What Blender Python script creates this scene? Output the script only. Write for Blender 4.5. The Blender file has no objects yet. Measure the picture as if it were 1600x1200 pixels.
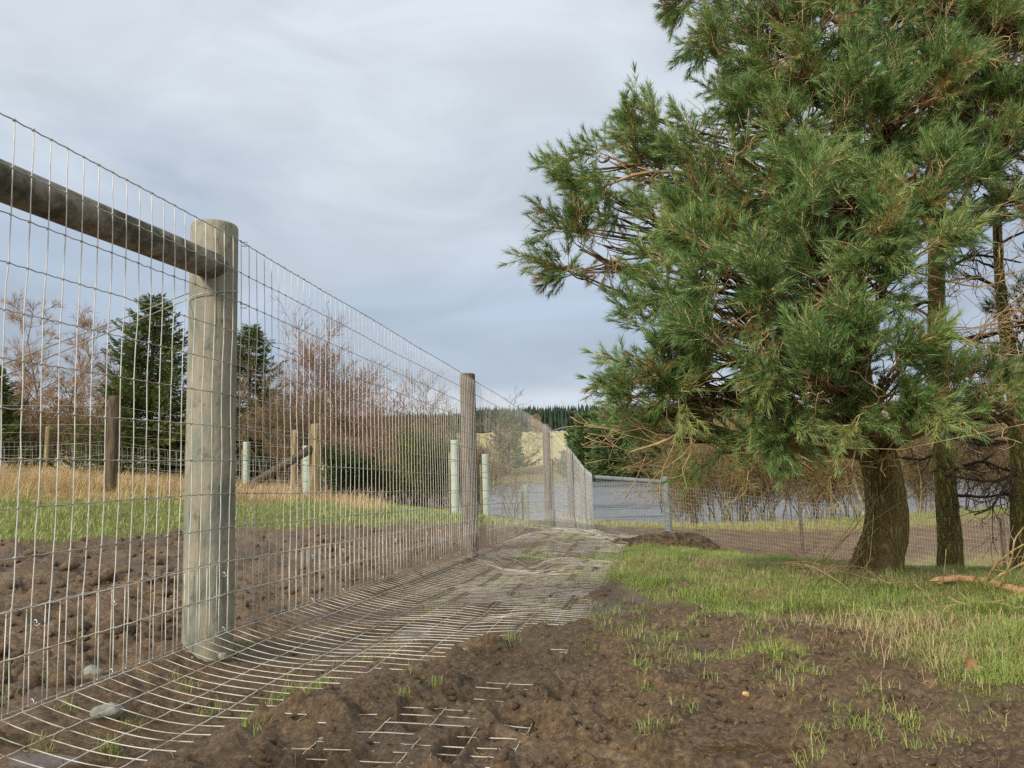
import bpy, math, random
import numpy as np
from mathutils import Matrix, Vector

rng = np.random.default_rng(7)
random.seed(7)
S = bpy.context.scene
COL = S.collection

# ------------------------------------------------------------------ camera, world, sun, exposure
EYE = 0.8
PITCH, ROLL, FPX = math.radians(6.4), math.radians(1.55), 1200.0
cam = bpy.data.cameras.new('camera')
cam.sensor_width = 36.0
cam.lens = 36.0 * FPX / 1600.0
cam.clip_start, cam.clip_end = 0.05, 3000
camo = bpy.data.objects.new('camera', cam)
COL.objects.link(camo)
RM = Matrix.Rotation(math.pi / 2 + PITCH, 3, 'X') @ Matrix.Rotation(-ROLL, 3, 'Z')
camo.matrix_world = Matrix.Translation((0, 0, EYE)) @ RM.to_4x4()
S.camera = camo
RN = np.array(RM)

SUN_EL, SUN_AZ = math.radians(29), math.radians(218)     # azimuth clockwise from +Y: behind the camera, a little to the left
world = bpy.data.worlds.new('World')
S.world = world
world.use_nodes = True
SUN_POWER, SUN_ANGLE, SKY_GAIN, EXPOSURE = 2.6, 9.0, 0.87, 0.32
sun = bpy.data.lights.new('sun', 'SUN')
sun.energy = SUN_POWER
sun.angle = math.radians(SUN_ANGLE)
sun.color = (1.0, 0.95, 0.87)
suno = bpy.data.objects.new('sun', sun)
COL.objects.link(suno)
sd = Vector((math.sin(SUN_AZ) * math.cos(SUN_EL), math.cos(SUN_AZ) * math.cos(SUN_EL), math.sin(SUN_EL)))
suno.rotation_euler = sd.to_track_quat('Z', 'Y').to_euler()
suno.location = (0, -5, 20)
S.view_settings.view_transform = 'Standard'
S.view_settings.look = 'None'
S.view_settings.gamma = 1.0
S.view_settings.use_curve_mapping = False
S.view_settings.exposure = EXPOSURE
S.cycles.use_denoising = False
S.cycles.sample_clamp_direct = 6.0
S.cycles.sample_clamp_indirect = 3.0
S.cycles.max_bounces = 6
S.cycles.transparent_max_bounces = 8


def lin(r, g, b, k=1.0):
    o = []
    for c in (r, g, b):
        c = c / 255.0
        o.append((c / 12.92 if c <= 0.04045 else ((c + 0.055) / 1.055) ** 2.4) * k)
    return tuple(o)


def c4(c):
    return (c[0], c[1], c[2], 1.0)


def build_world():
    nt = world.node_tree
    nt.nodes.clear()
    N, L = nt.nodes.new, nt.links.new
    out = N('ShaderNodeOutputWorld'); bg = N('ShaderNodeBackground')
    L(bg.outputs[0], out.inputs[0])
    tc = N('ShaderNodeTexCoord')
    sep = N('ShaderNodeSeparateXYZ'); L(tc.outputs['Generated'], sep.inputs[0])
    mp = N('ShaderNodeMapping'); mp.inputs['Scale'].default_value = (1.0, 1.0, 2.6)
    L(tc.outputs['Generated'], mp.inputs[0])
    n1 = N('ShaderNodeTexNoise'); n1.inputs['Scale'].default_value = 2.1; n1.inputs['Detail'].default_value = 5
    n1.inputs['Roughness'].default_value = 0.48; n1.inputs['Distortion'].default_value = 0.5
    L(mp.outputs[0], n1.inputs['Vector'])
    sc = N('ShaderNodeMath'); sc.operation = 'MULTIPLY_ADD'; sc.inputs[1].default_value = 0.46; sc.inputs[2].default_value = -0.23
    L(n1.outputs['Fac'], sc.inputs[0])
    ad = N('ShaderNodeMath'); ad.operation = 'ADD'; L(sep.outputs['Z'], ad.inputs[0]); L(sc.outputs[0], ad.inputs[1])
    rp = N('ShaderNodeValToRGB'); rp.color_ramp.interpolation = 'EASE'
    stops = [(0.0, (212, 221, 230)), (0.07, (203, 213, 225)), (0.135, (172, 185, 201)), (0.22, (179, 194, 212)),
             (0.32, (195, 206, 219)), (0.45, (209, 218, 227)), (0.62, (214, 222, 230)), (1.0, (214, 222, 230))]
    els = rp.color_ramp.elements
    while len(els) < len(stops): els.new(0.5)
    for e, (p, c) in zip(els, stops):
        e.position = p; e.color = c4(lin(*c))
    L(ad.outputs[0], rp.inputs[0])
    sky = N('ShaderNodeTexSky'); sky.sky_type = 'NISHITA'; sky.sun_disc = False
    sky.sun_elevation = SUN_EL; sky.sun_rotation = SUN_AZ; sky.air_density = 1.0; sky.dust_density = 1.5
    sk = N('ShaderNodeVectorMath'); sk.operation = 'SCALE'; sk.inputs['Scale'].default_value = 0.12
    L(sky.outputs[0], sk.inputs[0])
    mx = N('ShaderNodeMix'); mx.data_type = 'RGBA'; mx.inputs[0].default_value = 0.95
    L(sk.outputs[0], mx.inputs[6]); L(rp.outputs[0], mx.inputs[7])
    n2 = N('ShaderNodeTexNoise'); n2.inputs['Scale'].default_value = 4.2; n2.inputs['Detail'].default_value = 6; n2.inputs['Roughness'].default_value = .55; n2.inputs['Distortion'].default_value = .8
    L(mp.outputs[0], n2.inputs['Vector'])
    r2 = N('ShaderNodeMapRange'); r2.inputs[1].default_value = .36; r2.inputs[2].default_value = .66; r2.inputs[3].default_value = .91; r2.inputs[4].default_value = 1.06
    L(n2.outputs['Fac'], r2.inputs[0])
    cm = N('ShaderNodeVectorMath'); cm.operation = 'SCALE'; L(mx.outputs[2], cm.inputs[0]); L(r2.outputs[0], cm.inputs['Scale'])
    L(cm.outputs[0], bg.inputs[0])
    bg.inputs[1].default_value = SKY_GAIN


build_world()

# ------------------------------------------------------------------ pixel <-> place


def ray(px, py):
    d = RN @ np.array([(px - 800) / FPX, -(py - 600) / FPX, -1.0])
    return d


def at(px, py, Y):
    d = ray(px, py)
    d = d * (Y / d[1])
    return np.array([d[0], d[1], d[2] + EYE])


# ------------------------------------------------------------------ noise
_pr = np.random.default_rng(11)
_perm = np.concatenate([_pr.permutation(256)] * 3)
_ang = _pr.uniform(0, 2 * np.pi, 256)
_gx, _gy = np.cos(_ang), np.sin(_ang)


def perlin(x, y, s=0):
    x = np.asarray(x, float) + s * 17.31
    y = np.asarray(y, float) - s * 9.73
    xi = np.floor(x).astype(int); yi = np.floor(y).astype(int)
    xf = x - xi; yf = y - yi
    u = xf * xf * xf * (xf * (xf * 6 - 15) + 10); v = yf * yf * yf * (yf * (yf * 6 - 15) + 10)

    def g(ix, iy, dx, dy):
        h = _perm[_perm[ix & 255] + (iy & 255)]
        return _gx[h] * dx + _gy[h] * dy
    a = g(xi, yi, xf, yf); b = g(xi + 1, yi, xf - 1, yf); c = g(xi, yi + 1, xf, yf - 1); d = g(xi + 1, yi + 1, xf - 1, yf - 1)
    return (a + u * (b - a)) + v * ((c + u * (d - c)) - (a + u * (b - a)))


def fbm(x, y, o=4, s=0, g=0.5):
    t = 0; a = 1; f = 1
    for k in range(o):
        t = t + a * perlin(x * f, y * f, s + k); a *= g; f *= 2.03
    return t


def worley(x, y, s=0):
    x = np.asarray(x, float); y = np.asarray(y, float)
    xi = np.floor(x).astype(int); yi = np.floor(y).astype(int)
    best = np.full(x.shape, 9.0)
    for dx in (-1, 0, 1):
        for dy in (-1, 0, 1):
            h = _perm[_perm[(xi + dx + s) & 255] + ((yi + dy) & 255)]
            h2 = _perm[h + 37]
            d = np.hypot(xi + dx + h / 256.0 - x, yi + dy + h2 / 256.0 - y)
            best = np.minimum(best, d)
    return best


def sstep(a, b, x):
    t = np.clip((x - a) / (b - a), 0, 1)
    return t * t * (3 - 2 * t)


# ------------------------------------------------------------------ terrain (broad shape from points on the ground)
CP = []


def cp(px, py, Y): CP.append(at(px, py, Y))
def cr(x, y, r): CP.append(np.array([x, y, EYE + r]))


for x, y in ((-3, 0), (0, 0), (3, 0), (-1.5, 2), (1.5, 2), (0, 3), (3, 3), (0, -6), (-6, -6), (6, -6)): cr(x, y, -0.8)
cr(-4, 2, -.75); cr(-1.41, 3.6, -.79); cr(0, 5, -.84); cr(2, 4.5, -.88)
cr(-.5, 8.5, -.94); cr(1.2, 9, -1.0); cr(.61, 14.4, -1.17); cr(1.32, 18.6, -1.5); cr(2.58, 26.5, -2.16)
for a in ((50, 840, 7.5), (172, 765, 11.6), (72, 738, 20), (492, 778, 15.6), (400, 850, 9), (711, 800, 12.5), (761, 808, 14.8),
          (825, 820, 24), (760, 813, 21), (300, 790, 10.5), (600, 800, 14), (-300, 775, 11),
          (1047, 839, 26.4), (950, 818, 33), (1200, 818, 31), (1430, 806, 30), (1575, 799, 28), (1200, 845, 27), (1256, 872, 25.5),
          (1450, 895, 22), (1575, 918, 20), (1525, 818, 27.5), (1256, 876, 15), (1450, 908, 14), (1100, 866, 16), (1375, 893, 7.0),
          (1485, 896, 8.3), (1600, 890, 7.6), (1200, 872, 9), (1060, 860, 10.5), (1600, 960, 4.8), (1250, 960, 4.9), (940, 835, 24)):
    cp(*a)
for a in ((-20, 30, .3), (-10, 30, -.3), (-4, 30, -1.2), (-15, 60, 0), (-5, 45, -2.6), (-30, 60, .5), (-30, 20, .6), (0, 40, -3.6),
          (6, 38, -3.6), (15, 40, -3.6), (30, 42, -3.6), (0, 60, -4), (30, 70, -4), (60, 60, -4), (-8, 80, -2.4), (-40, 85, 1),
          (20, 15, -2.6), (15, 7, -1.3), (8, 4, -.92), (30, 25, -2.2), (-14, 8, .1), (45, 30, -2.2)):
    cr(*a)
CP = np.array(CP)


def _phi(d): return np.sqrt(d * d + 0.6)


_D = np.hypot(CP[:, None, 0] - CP[None, :, 0], CP[:, None, 1] - CP[None, :, 1])
_A = np.zeros((len(CP) + 3,) * 2)
_A[:len(CP), :len(CP)] = _phi(_D) - np.eye(len(CP)) * 0.25
_A[:len(CP), -3] = 1; _A[:len(CP), -2:] = CP[:, :2]
_A[-3, :len(CP)] = 1; _A[-2:, :len(CP)] = CP[:, :2].T
_W = np.linalg.solve(_A, np.concatenate([CP[:, 2], [0, 0, 0]]))


def G(x, y):
    x = np.asarray(x, float); y = np.asarray(y, float)
    z = _W[-3] + _W[-2] * x + _W[-1] * y
    for k in range(len(CP)):
        z = z + _W[k] * _phi(np.hypot(x - CP[k, 0], y - CP[k, 1]))
    return z


def hit(px, py):
    """the ground point seen at a pixel of the photograph"""
    d = ray(px, py); d = d / d[1]
    ys = np.exp(np.linspace(math.log(1.2), math.log(60), 1500))
    z = EYE + d[2] * ys - G(d[0] * ys, ys)
    k = np.argmax(z < 0) if (z < 0).any() else len(ys) - 1
    return np.array([d[0] * ys[k], ys[k]])


def poly(pts):
    return np.array([hit(*p) for p in pts])


def pmask(x, y, P, soft):
    """soft inside/outside of a polygon on the ground"""
    x = np.asarray(x, float); y = np.asarray(y, float)
    ins = np.zeros(x.shape, bool); dist = np.full(x.shape, 1e9)
    for i in range(len(P)):
        a = P[i]; b = P[(i + 1) % len(P)]
        cond = ((a[1] > y) != (b[1] > y))
        with np.errstate(divide='ignore', invalid='ignore'):
            xx = (b[0] - a[0]) * (y - a[1]) / (b[1] - a[1] + 1e-12) + a[0]
        ins ^= cond & (x < xx)
        ab = b - a; L2 = (ab ** 2).sum() + 1e-12
        t = np.clip(((x - a[0]) * ab[0] + (y - a[1]) * ab[1]) / L2, 0, 1)
        dist = np.minimum(dist, np.hypot(x - a[0] - t * ab[0], y - a[1] - t * ab[1]))
    sd_ = np.where(ins, dist, -dist)
    return sstep(-soft, soft, sd_)


GRASS_R = poly([(925, 868), (960, 905), (1050, 940), (1150, 958), (1250, 958), (1330, 950), (1400, 985), (1440, 1030), (1520, 1070), (1600, 1085),
                (1900, 1120), (2300, 1000), (2000, 880), (1600, 886), (1450, 893), (1300, 880), (1200, 871), (1060, 858), (980, 850)])
GRASS_L = np.array([hit(-500, 870), hit(0, 848), hit(120, 850), hit(250, 835), hit(400, 826), hit(560, 822), hit(700, 820), hit(735, 822), hit(830, 826),
                    (1.0, 24), (-2, 27), (-6, 26), (-12, 26), (-25, 28), (-30, 15), (-16, 9)], float)
STRAW_L = np.array([hit(-500, 800), hit(0, 782), hit(120, 788), hit(250, 780), hit(400, 790), hit(470, 782), hit(575, 800), hit(600, 780), (-4, 19), (-5, 24), (-14, 26), (-25, 25), (-18, 11)], float)
VERGE = np.array([(2.6, 29.5), (6, 29.2), (11, 29), (16, 28), (22, 27), (40, 30), (40, 34), (20, 34), (10, 35), (2, 36), (-2, 31)], float)
BANK_R = np.array([(8, 12), (7.5, 18), (9, 22), (12, 24), (17, 23), (40, 24), (40, 8), (14, 8)], float)

# mesh line of the long fence
FDIR = np.array([.187, 1.0]) / math.hypot(.187, 1.0)
FNRM = np.array([FDIR[1], -FDIR[0]])
FY = [0.2, 3.6, 8.5, 14.4, 18.6, 23.0, 26.5]
FX = [-2.083 + .187 * .2 + .10, -1.41 + .10, -.5 + .09, .61 + .08, 1.32 + .08, 2.0 + .08, 2.58 + .08]


def fline(Y): return np.interp(Y, FY, FX)


PUD = [(780, 1082, .14, .10), (912, 1195, .14, .10), (860, 1075, .10, .08), (640, 985, .12, .2), (1180, 1180, .2, .12), (70, 1178, .12, .08)]
PUDW = [(*hit(a, b), c, d) for a, b, c, d in PUD]
PUDZ = [float(G(p[0], p[1])) - .012 for p in PUDW]


def masks(x, y):
    n = fbm(x * 1.3, y * 1.3, 3, 3)
    n2 = fbm(x * 5, y * 5, 2, 8)
    n7 = fbm(x * 2.7, y * 2.7, 3, 47)
    g = pmask(x + .4 * n + .25 * n7, y + .8 * n + .5 * n7 + .12 * n2, GRASS_R, .28)
    # broken turf in front of the grass, and clumps left standing in the mud
    cl = sstep(.26, .42, perlin(x * 1.7, y * 1.7, 21) + .25 * n2) * sstep(0.2, .9, x) * sstep(9.5, 6, y) * sstep(2.2, 3.2, y)
    g = np.maximum(g * sstep(-.5, -.2, .7 * n + .45 * n7 + .3 * n2), cl * .8)
    vv = (x - fline(y)) * FNRM[0]
    g = np.maximum(g, .85 * sstep(.05, .35, perlin(x * 1.2 + 2, y * .9, 45) + .3 * n2) * sstep(.1, .4, vv) * sstep(2.3, 1.7, vv) * sstep(6.4, 8, y) * sstep(20, 15, y))
    gl = pmask(x + .3 * n, y + .5 * n, GRASS_L, .3)
    st = pmask(x + .4 * n, y + .6 * n, STRAW_L, .5)
    ve = np.maximum(pmask(x + .8 * n, y + 1.1 * n, VERGE, .8), .8 * pmask(x + n, y + n, BANK_R, .8))
    return g, gl, st, ve


PRINTS = []


def detail(x, y, far=None):
    g, gl, st, ve = masks(x, y)
    r = np.hypot(x, y)
    wx = x + .06 * perlin(x * 4, y * 4, 5); wy = y + .06 * perlin(x * 4, y * 4, 6)
    left = sstep(.0, -.5, x - fline(y)) * sstep(15, 12, y)
    near = sstep(14, 9, r)
    mud = .055 * fbm(x * 1.1, y * 1.1, 3, 1) + near * .045 * (.3 - np.abs(fbm(wx * 1.5, wy * 1.5, 2, 43))) + .030 * (0.35 - np.abs(fbm(wx * 2.6, wy * 2.6, 3, 2)))
    mud = mud + near * (.034 * (.45 - worley(wx * 4.3, wy * 4.3, 3)) * sstep(-.3, .3, perlin(x * .9, y * .9, 31))
                        + .030 * (.45 - worley(wx * 9.7, wy * 9.7, 9)) * (.4 + sstep(-.2, .35, perlin(x * 1.4, y * 1.4, 33)))
                        + .022 * fbm(wx * 11, wy * 11, 3, 14) + .018 * (.3 - np.abs(perlin(wx * 24, wy * 24, 17))) + .010 * (.4 - worley(wx * 31, wy * 31, 7)) + .006 * perlin(wx * 60, wy * 60, 19))
    mud = mud + left * (.085 * (.5 - worley(wx * 3.1, wy * 2.6, 23)) + .05 * (.4 - np.abs(fbm(wx * 4.6, wy * 4.6, 3, 27))) + .04 * (.45 - worley(wx * 7.5, wy * 7.5, 29)))
    # smeared smooth patches between the churned ones
    sm = sstep(.05, .4, perlin(x * 1.15 + 3, y * 1.15, 41)) * (1 - left)
    mud = mud * (1 - .55 * sm)
    farm = sstep(10, 16, r)
    mud = mud + farm * (.10 * fbm(x * .8, y * 1.6, 4, 83) + .07 * (.3 - np.abs(perlin(x * .35, y * 2.2, 85))))
    turf = .05 * fbm(x * 1.6, y * 1.6, 3, 51) + .03 * fbm(x * 6, y * 6, 3, 52)
    m = np.clip(g + gl + st * .8 + ve, 0, 1)
    if not PRINTS:
        gp = np.random.default_rng(44)
        for _ in range(95):
            yy = 1.9 + 6.5 * gp.uniform() ** 1.3; xx = (gp.uniform(380, 1650) - 800) / FPX * yy
            PRINTS.append((xx, yy, gp.uniform(0, np.pi), gp.uniform(.10, .16), gp.uniform(.04, .075), gp.uniform(.02, .05)))
    for (cx, cy, th, a, b, dep) in PRINTS:
        k = np.where((np.abs(x - cx) < .4) & (np.abs(y - cy) < .4))
        if not len(k[0]): continue
        dx = wx[k] - cx; dy = wy[k] - cy
        e = np.hypot((dx * math.cos(th) + dy * math.sin(th)) / a, (-dx * math.sin(th) + dy * math.cos(th)) / b)
        mud[k] += -dep * sstep(1.1, .7, e) + dep * .55 * np.exp(-((e - 1.35) / .25) ** 2)
    d = mud * (1 - m) + turf * m
    # ground lies a little lower under the mesh laid along the fence, banked up beyond its edge
    v = (x - fline(y)) * FNRM[0]
    edge = np.interp(y, [1.5, 2.3, 2.7, 3.4, 4.2, 6.0, 9.0], [.45, .5, .6, .98, 1.28, 1.5, 1.65])
    ap = sstep(-.15, .10, v) * sstep(edge + .12, edge - .18, v) * sstep(12, 9, y)
    d = d * (1 - .62 * ap) - .05 * ap - .035 * ap * sstep(.9, .3, v) * sstep(0, .25, v)
    ridge = np.exp(-((v - edge - .2) / .25) ** 2) * sstep(4.6, 3.4, y) * (0.6 + perlin(x * 2, y * 2, 61))
    d = d + .05 * ridge
    return d, (g, gl, st, ve)


def H(x, y):
    d, m = detail(x, y)
    z = G(x, y) + d
    for (cx, cy, a, b), pz in zip(PUDW, PUDZ):
        e = np.hypot((x - cx) / a, (y - cy) / b) + .25 * perlin(x * 7, y * 7, 71)
        k = sstep(1.25, .8, e)
        z = z * (1 - k) + (pz + .15 * (z - pz)) * k
    return z


def Hs(p): return float(H(np.array([p[0]]), np.array([p[1]]))[0])


# ------------------------------------------------------------------ mesh helpers
BASE = {}


def mesh_np(name, V, F, attrs=None, smooth=False):
    """F: list of index arrays (n,3) or (n,4)"""
    me = bpy.data.meshes.new(name)
    V = np.asarray(V, np.float32)
    F = [np.asarray(f, np.int32) for f in F if len(f)]
    me.vertices.add(len(V)); me.vertices.foreach_set('co', V.ravel())
    li = np.concatenate([f.ravel() for f in F]); tot = np.concatenate([np.full(len(f), f.shape[1], np.int32) for f in F])
    st = np.concatenate([[0], np.cumsum(tot)[:-1]]).astype(np.int32)
    me.loops.add(len(li)); me.loops.foreach_set('vertex_index', li)
    me.polygons.add(len(tot)); me.polygons.foreach_set('loop_start', st); me.polygons.foreach_set('loop_total', tot)
    me.update(calc_edges=True)
    if smooth: me.polygons.foreach_set('use_smooth', np.ones(len(tot), bool))
    for k, a in (attrs or {}).items():
        at_ = me.attributes.new(k, 'FLOAT', 'POINT'); at_.data.foreach_set('value', np.asarray(a, np.float32))
    return me


def tag(o, label=None, cat=None, group=None, kind=None):
    if label: o['label'] = label
    if cat: o['category'] = cat
    if group: o['group'] = group
    if kind: o['kind'] = kind
    return o


def thing(name, loc, label, cat, group=None):
    o = bpy.data.objects.new(name, None)
    o.empty_display_size = .1
    o.location = tuple(float(c) for c in loc)
    COL.objects.link(o)
    BASE[o.name] = np.array(o.location)
    return tag(o, label, cat, group)


def part(name, geo, mat, parent=None, attrs=None, smooth=False, kind=None):
    V, F = geo
    b = BASE[parent.name] if parent is not None else np.zeros(3)
    me = mesh_np(name, np.asarray(V, float) - b, F, attrs, smooth)
    me.materials.append(mat)
    o = bpy.data.objects.new(name, me)
    COL.objects.link(o)
    if parent is not None:
        o.parent = parent
        BASE[o.name] = b
    if kind: o['kind'] = kind
    return o


def join(gs):
    Vs, Fs, n = [], [], 0
    for V, F in gs:
        Vs.append(np.asarray(V, float)); Fs += [np.asarray(f) + n for f in F if len(f)]
        n += len(V)
    return np.concatenate(Vs), Fs


def norm(v): return v / (np.linalg.norm(v, axis=-1, keepdims=True) + 1e-9)


def tubes(P, R, sides=4, cap=True):
    """P (N,K,3), R (N,K) -> tubes round every polyline"""
    P = np.asarray(P, float); R = np.asarray(R, float)
    if P.ndim == 2: P = P[None]; R = R[None]
    N, K = P.shape[:2]
    T = norm(np.gradient(P, axis=1))
    ref = np.where(np.abs(norm(P[:, -1] - P[:, 0])[:, 2:3]) > .75, np.array([[1., 0.1, 0]]), np.array([[0, 0.1, 1.]]))[:, None, :]
    A = norm(np.cross(T, np.broadcast_to(ref, T.shape))); B = np.cross(T, A)
    th = np.arange(sides) * 2 * np.pi / sides + .3
    V = P[:, :, None, :] + R[:, :, None, None] * (np.cos(th)[None, None, :, None] * A[:, :, None, :] + np.sin(th)[None, None, :, None] * B[:, :, None, :])
    idx = np.arange(N * K * sides).reshape(N, K, sides)
    a = idx[:, :-1, :]; b = np.roll(idx, -1, axis=2)[:, :-1, :]; c = np.roll(idx, -1, axis=2)[:, 1:, :]; d = idx[:, 1:, :]
    Q = np.stack([a, b, c, d], -1).reshape(-1, 4)
    F = [Q]
    if cap and sides == 4: F += [idx[:, 0, ::-1], idx[:, -1, :]]
    elif cap and sides == 3: F += [idx[:, -1, :]]
    elif cap:
        n0 = N * K * sides
        V = np.concatenate([V.reshape(-1, 3), P[:, -1, :]]); e = idx[:, -1, :]; ct = (n0 + np.arange(N))[:, None].repeat(sides, 1)
        F += [np.stack([e, np.roll(e, -1, axis=1), ct], -1).reshape(-1, 3)]
        return V, F
    return V.reshape(-1, 3), F


def lathe_post(base, top, r0, r1, sides=28, cham=.012, sink=.35, seed=0, wob=.004):
    """round post, chamfered top"""
    base = np.asarray(base, float); top = np.asarray(top, float)
    ax = top - base; h = np.linalg.norm(ax); ax = ax / h
    zs = np.concatenate([[-sink], np.linspace(0, h - cham, 14), [h - cham * .3, h]])
    a = norm(np.cross(ax, [0.0, 1.0, 0.1])); b = np.cross(ax, a)
    V = []
    for k, z in enumerate(zs):
        r = r0 + (r1 - r0) * max(z, 0) / h
        if k == len(zs) - 2: r -= cham * .35
        if k == len(zs) - 1: r -= cham
        th = np.arange(sides) * 2 * np.pi / sides
        rr = r + wob * perlin(np.cos(th) * 1.3 + seed, np.sin(th) * 1.3 + z * .8, seed) + wob * .5 * perlin(np.cos(th) * 5 + seed, np.sin(th) * 5 + z * .5, seed)
        V.append(base + ax * z + rr[:, None] * (np.cos(th)[:, None] * a + np.sin(th)[:, None] * b))
    V = np.concatenate(V + [(base + ax * (h + .004))[None]])
    K = len(zs); idx = np.arange(K * sides).reshape(K, sides)
    Q = np.stack([idx[:-1], np.roll(idx, -1, 1)[:-1], np.roll(idx, -1, 1)[1:], idx[1:]], -1).reshape(-1, 4)
    e = idx[-1]
    T = np.stack([e, np.roll(e, -1), np.full(sides, K * sides)], -1)
    return V, [Q, T]


# ------------------------------------------------------------------ materials
def mat(name, cols, scale=8.0, rough=.8, bump=.3, stretch=(1, 1, 1), attr=None, attr_cols=None, transl=0.0, detail_=6.0, bscale=None, metallic=0.0, spec=.3, dist=.01, splits=None):
    """cols: 2-4 linear colours spread by noise; attr: point attribute that shifts towards attr_cols"""
    m = bpy.data.materials.new(name)
    m.use_nodes = True
    nt = m.node_tree; nt.nodes.clear()
    N, L = nt.nodes.new, nt.links.new
    out = N('ShaderNodeOutputMaterial'); bs = N('ShaderNodeBsdfPrincipled')
    tc = N('ShaderNodeTexCoord'); mp = N('ShaderNodeMapping'); mp.inputs['Scale'].default_value = stretch
    L(tc.outputs['Object'], mp.inputs[0])
    n = N('ShaderNodeTexNoise'); n.inputs['Scale'].default_value = scale; n.inputs['Detail'].default_value = detail_; n.inputs['Roughness'].default_value = .62
    L(mp.outputs[0], n.inputs['Vector'])
    rp = N('ShaderNodeValToRGB'); els = rp.color_ramp.elements
    while len(els) < len(cols): els.new(.5)
    for i, (e, c) in enumerate(zip(els, cols)):
        e.position = .36 + .28 * i / max(1, len(cols) - 1); e.color = c4(c)
    L(n.outputs['Fac'], rp.inputs[0])
    colr = rp.outputs[0]
    if attr:
        an = N('ShaderNodeAttribute'); an.attribute_name = attr
        ar = N('ShaderNodeValToRGB'); ae = ar.color_ramp.elements
        while len(ae) < len(attr_cols): ae.new(.5)
        for i, (e, c) in enumerate(zip(ae, attr_cols)):
            e.position = i / max(1, len(attr_cols) - 1); e.color = c4(c)
        L(an.outputs['Fac'], ar.inputs[0])
        mx = N('ShaderNodeMix'); mx.data_type = 'RGBA'; mx.inputs[0].default_value = .7
        L(colr, mx.inputs[6]); L(ar.outputs[0], mx.inputs[7]); colr = mx.outputs[2]
    if splits:                                                    # drying cracks along the grain, and dark stains
        m2 = N('ShaderNodeMapping'); m2.inputs['Scale'].default_value = splits; L(tc.outputs['Object'], m2.inputs[0])
        n5 = N('ShaderNodeTexNoise'); n5.inputs['Scale'].default_value = 1.0; n5.inputs['Detail'].default_value = 7; n5.inputs['Roughness'].default_value = .7; L(m2.outputs[0], n5.inputs['Vector'])
        r5 = N('ShaderNodeValToRGB'); e5 = r5.color_ramp.elements; e5[0].position = .36; e5[0].color = (.55, .50, .44, 1); e5[1].position = .43; e5[1].color = (1, 1, 1, 1); L(n5.outputs['Fac'], r5.inputs[0])
        n6 = N('ShaderNodeTexNoise'); n6.inputs['Scale'].default_value = 16; n6.inputs['Detail'].default_value = 8; n6.inputs['Roughness'].default_value = .75; L(tc.outputs['Object'], n6.inputs['Vector'])
        r6 = N('ShaderNodeValToRGB'); e6 = r6.color_ramp.elements; e6[0].position = .34; e6[0].color = (.62, .58, .52, 1); e6[1].position = .46; e6[1].color = (1, 1, 1, 1); L(n6.outputs['Fac'], r6.inputs[0])
        for rr_ in (r5, r6):
            mm_ = N('ShaderNodeMix'); mm_.data_type = 'RGBA'; mm_.blend_type = 'MULTIPLY'; mm_.inputs[0].default_value = 1.0
            L(colr, mm_.inputs[6]); L(rr_.outputs[0], mm_.inputs[7]); colr = mm_.outputs[2]
    L(colr, bs.inputs['Base Color'])
    bs.inputs['Roughness'].default_value = rough; bs.inputs['Metallic'].default_value = metallic
    bs.inputs['Specular IOR Level'].default_value = spec
    if bump:
        n2 = N('ShaderNodeTexNoise'); n2.inputs['Scale'].default_value = bscale or scale * 3; n2.inputs['Detail'].default_value = 6
        L(mp.outputs[0], n2.inputs['Vector'])
        bp = N('ShaderNodeBump'); bp.inputs['Strength'].default_value = bump; bp.inputs['Distance'].default_value = dist
        L(n2.outputs['Fac'], bp.inputs['Height']); L(bp.outputs[0], bs.inputs['Normal'])
    sh = bs.outputs[0]
    if transl:
        tr = N('ShaderNodeBsdfTranslucent'); L(colr, tr.inputs[0])
        ms = N('ShaderNodeMixShader'); ms.inputs[0].default_value = transl
        L(sh, ms.inputs[1]); L(tr.outputs[0], ms.inputs[2]); sh = ms.outputs[0]
    L(sh, out.inputs[0])
    return m


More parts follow.
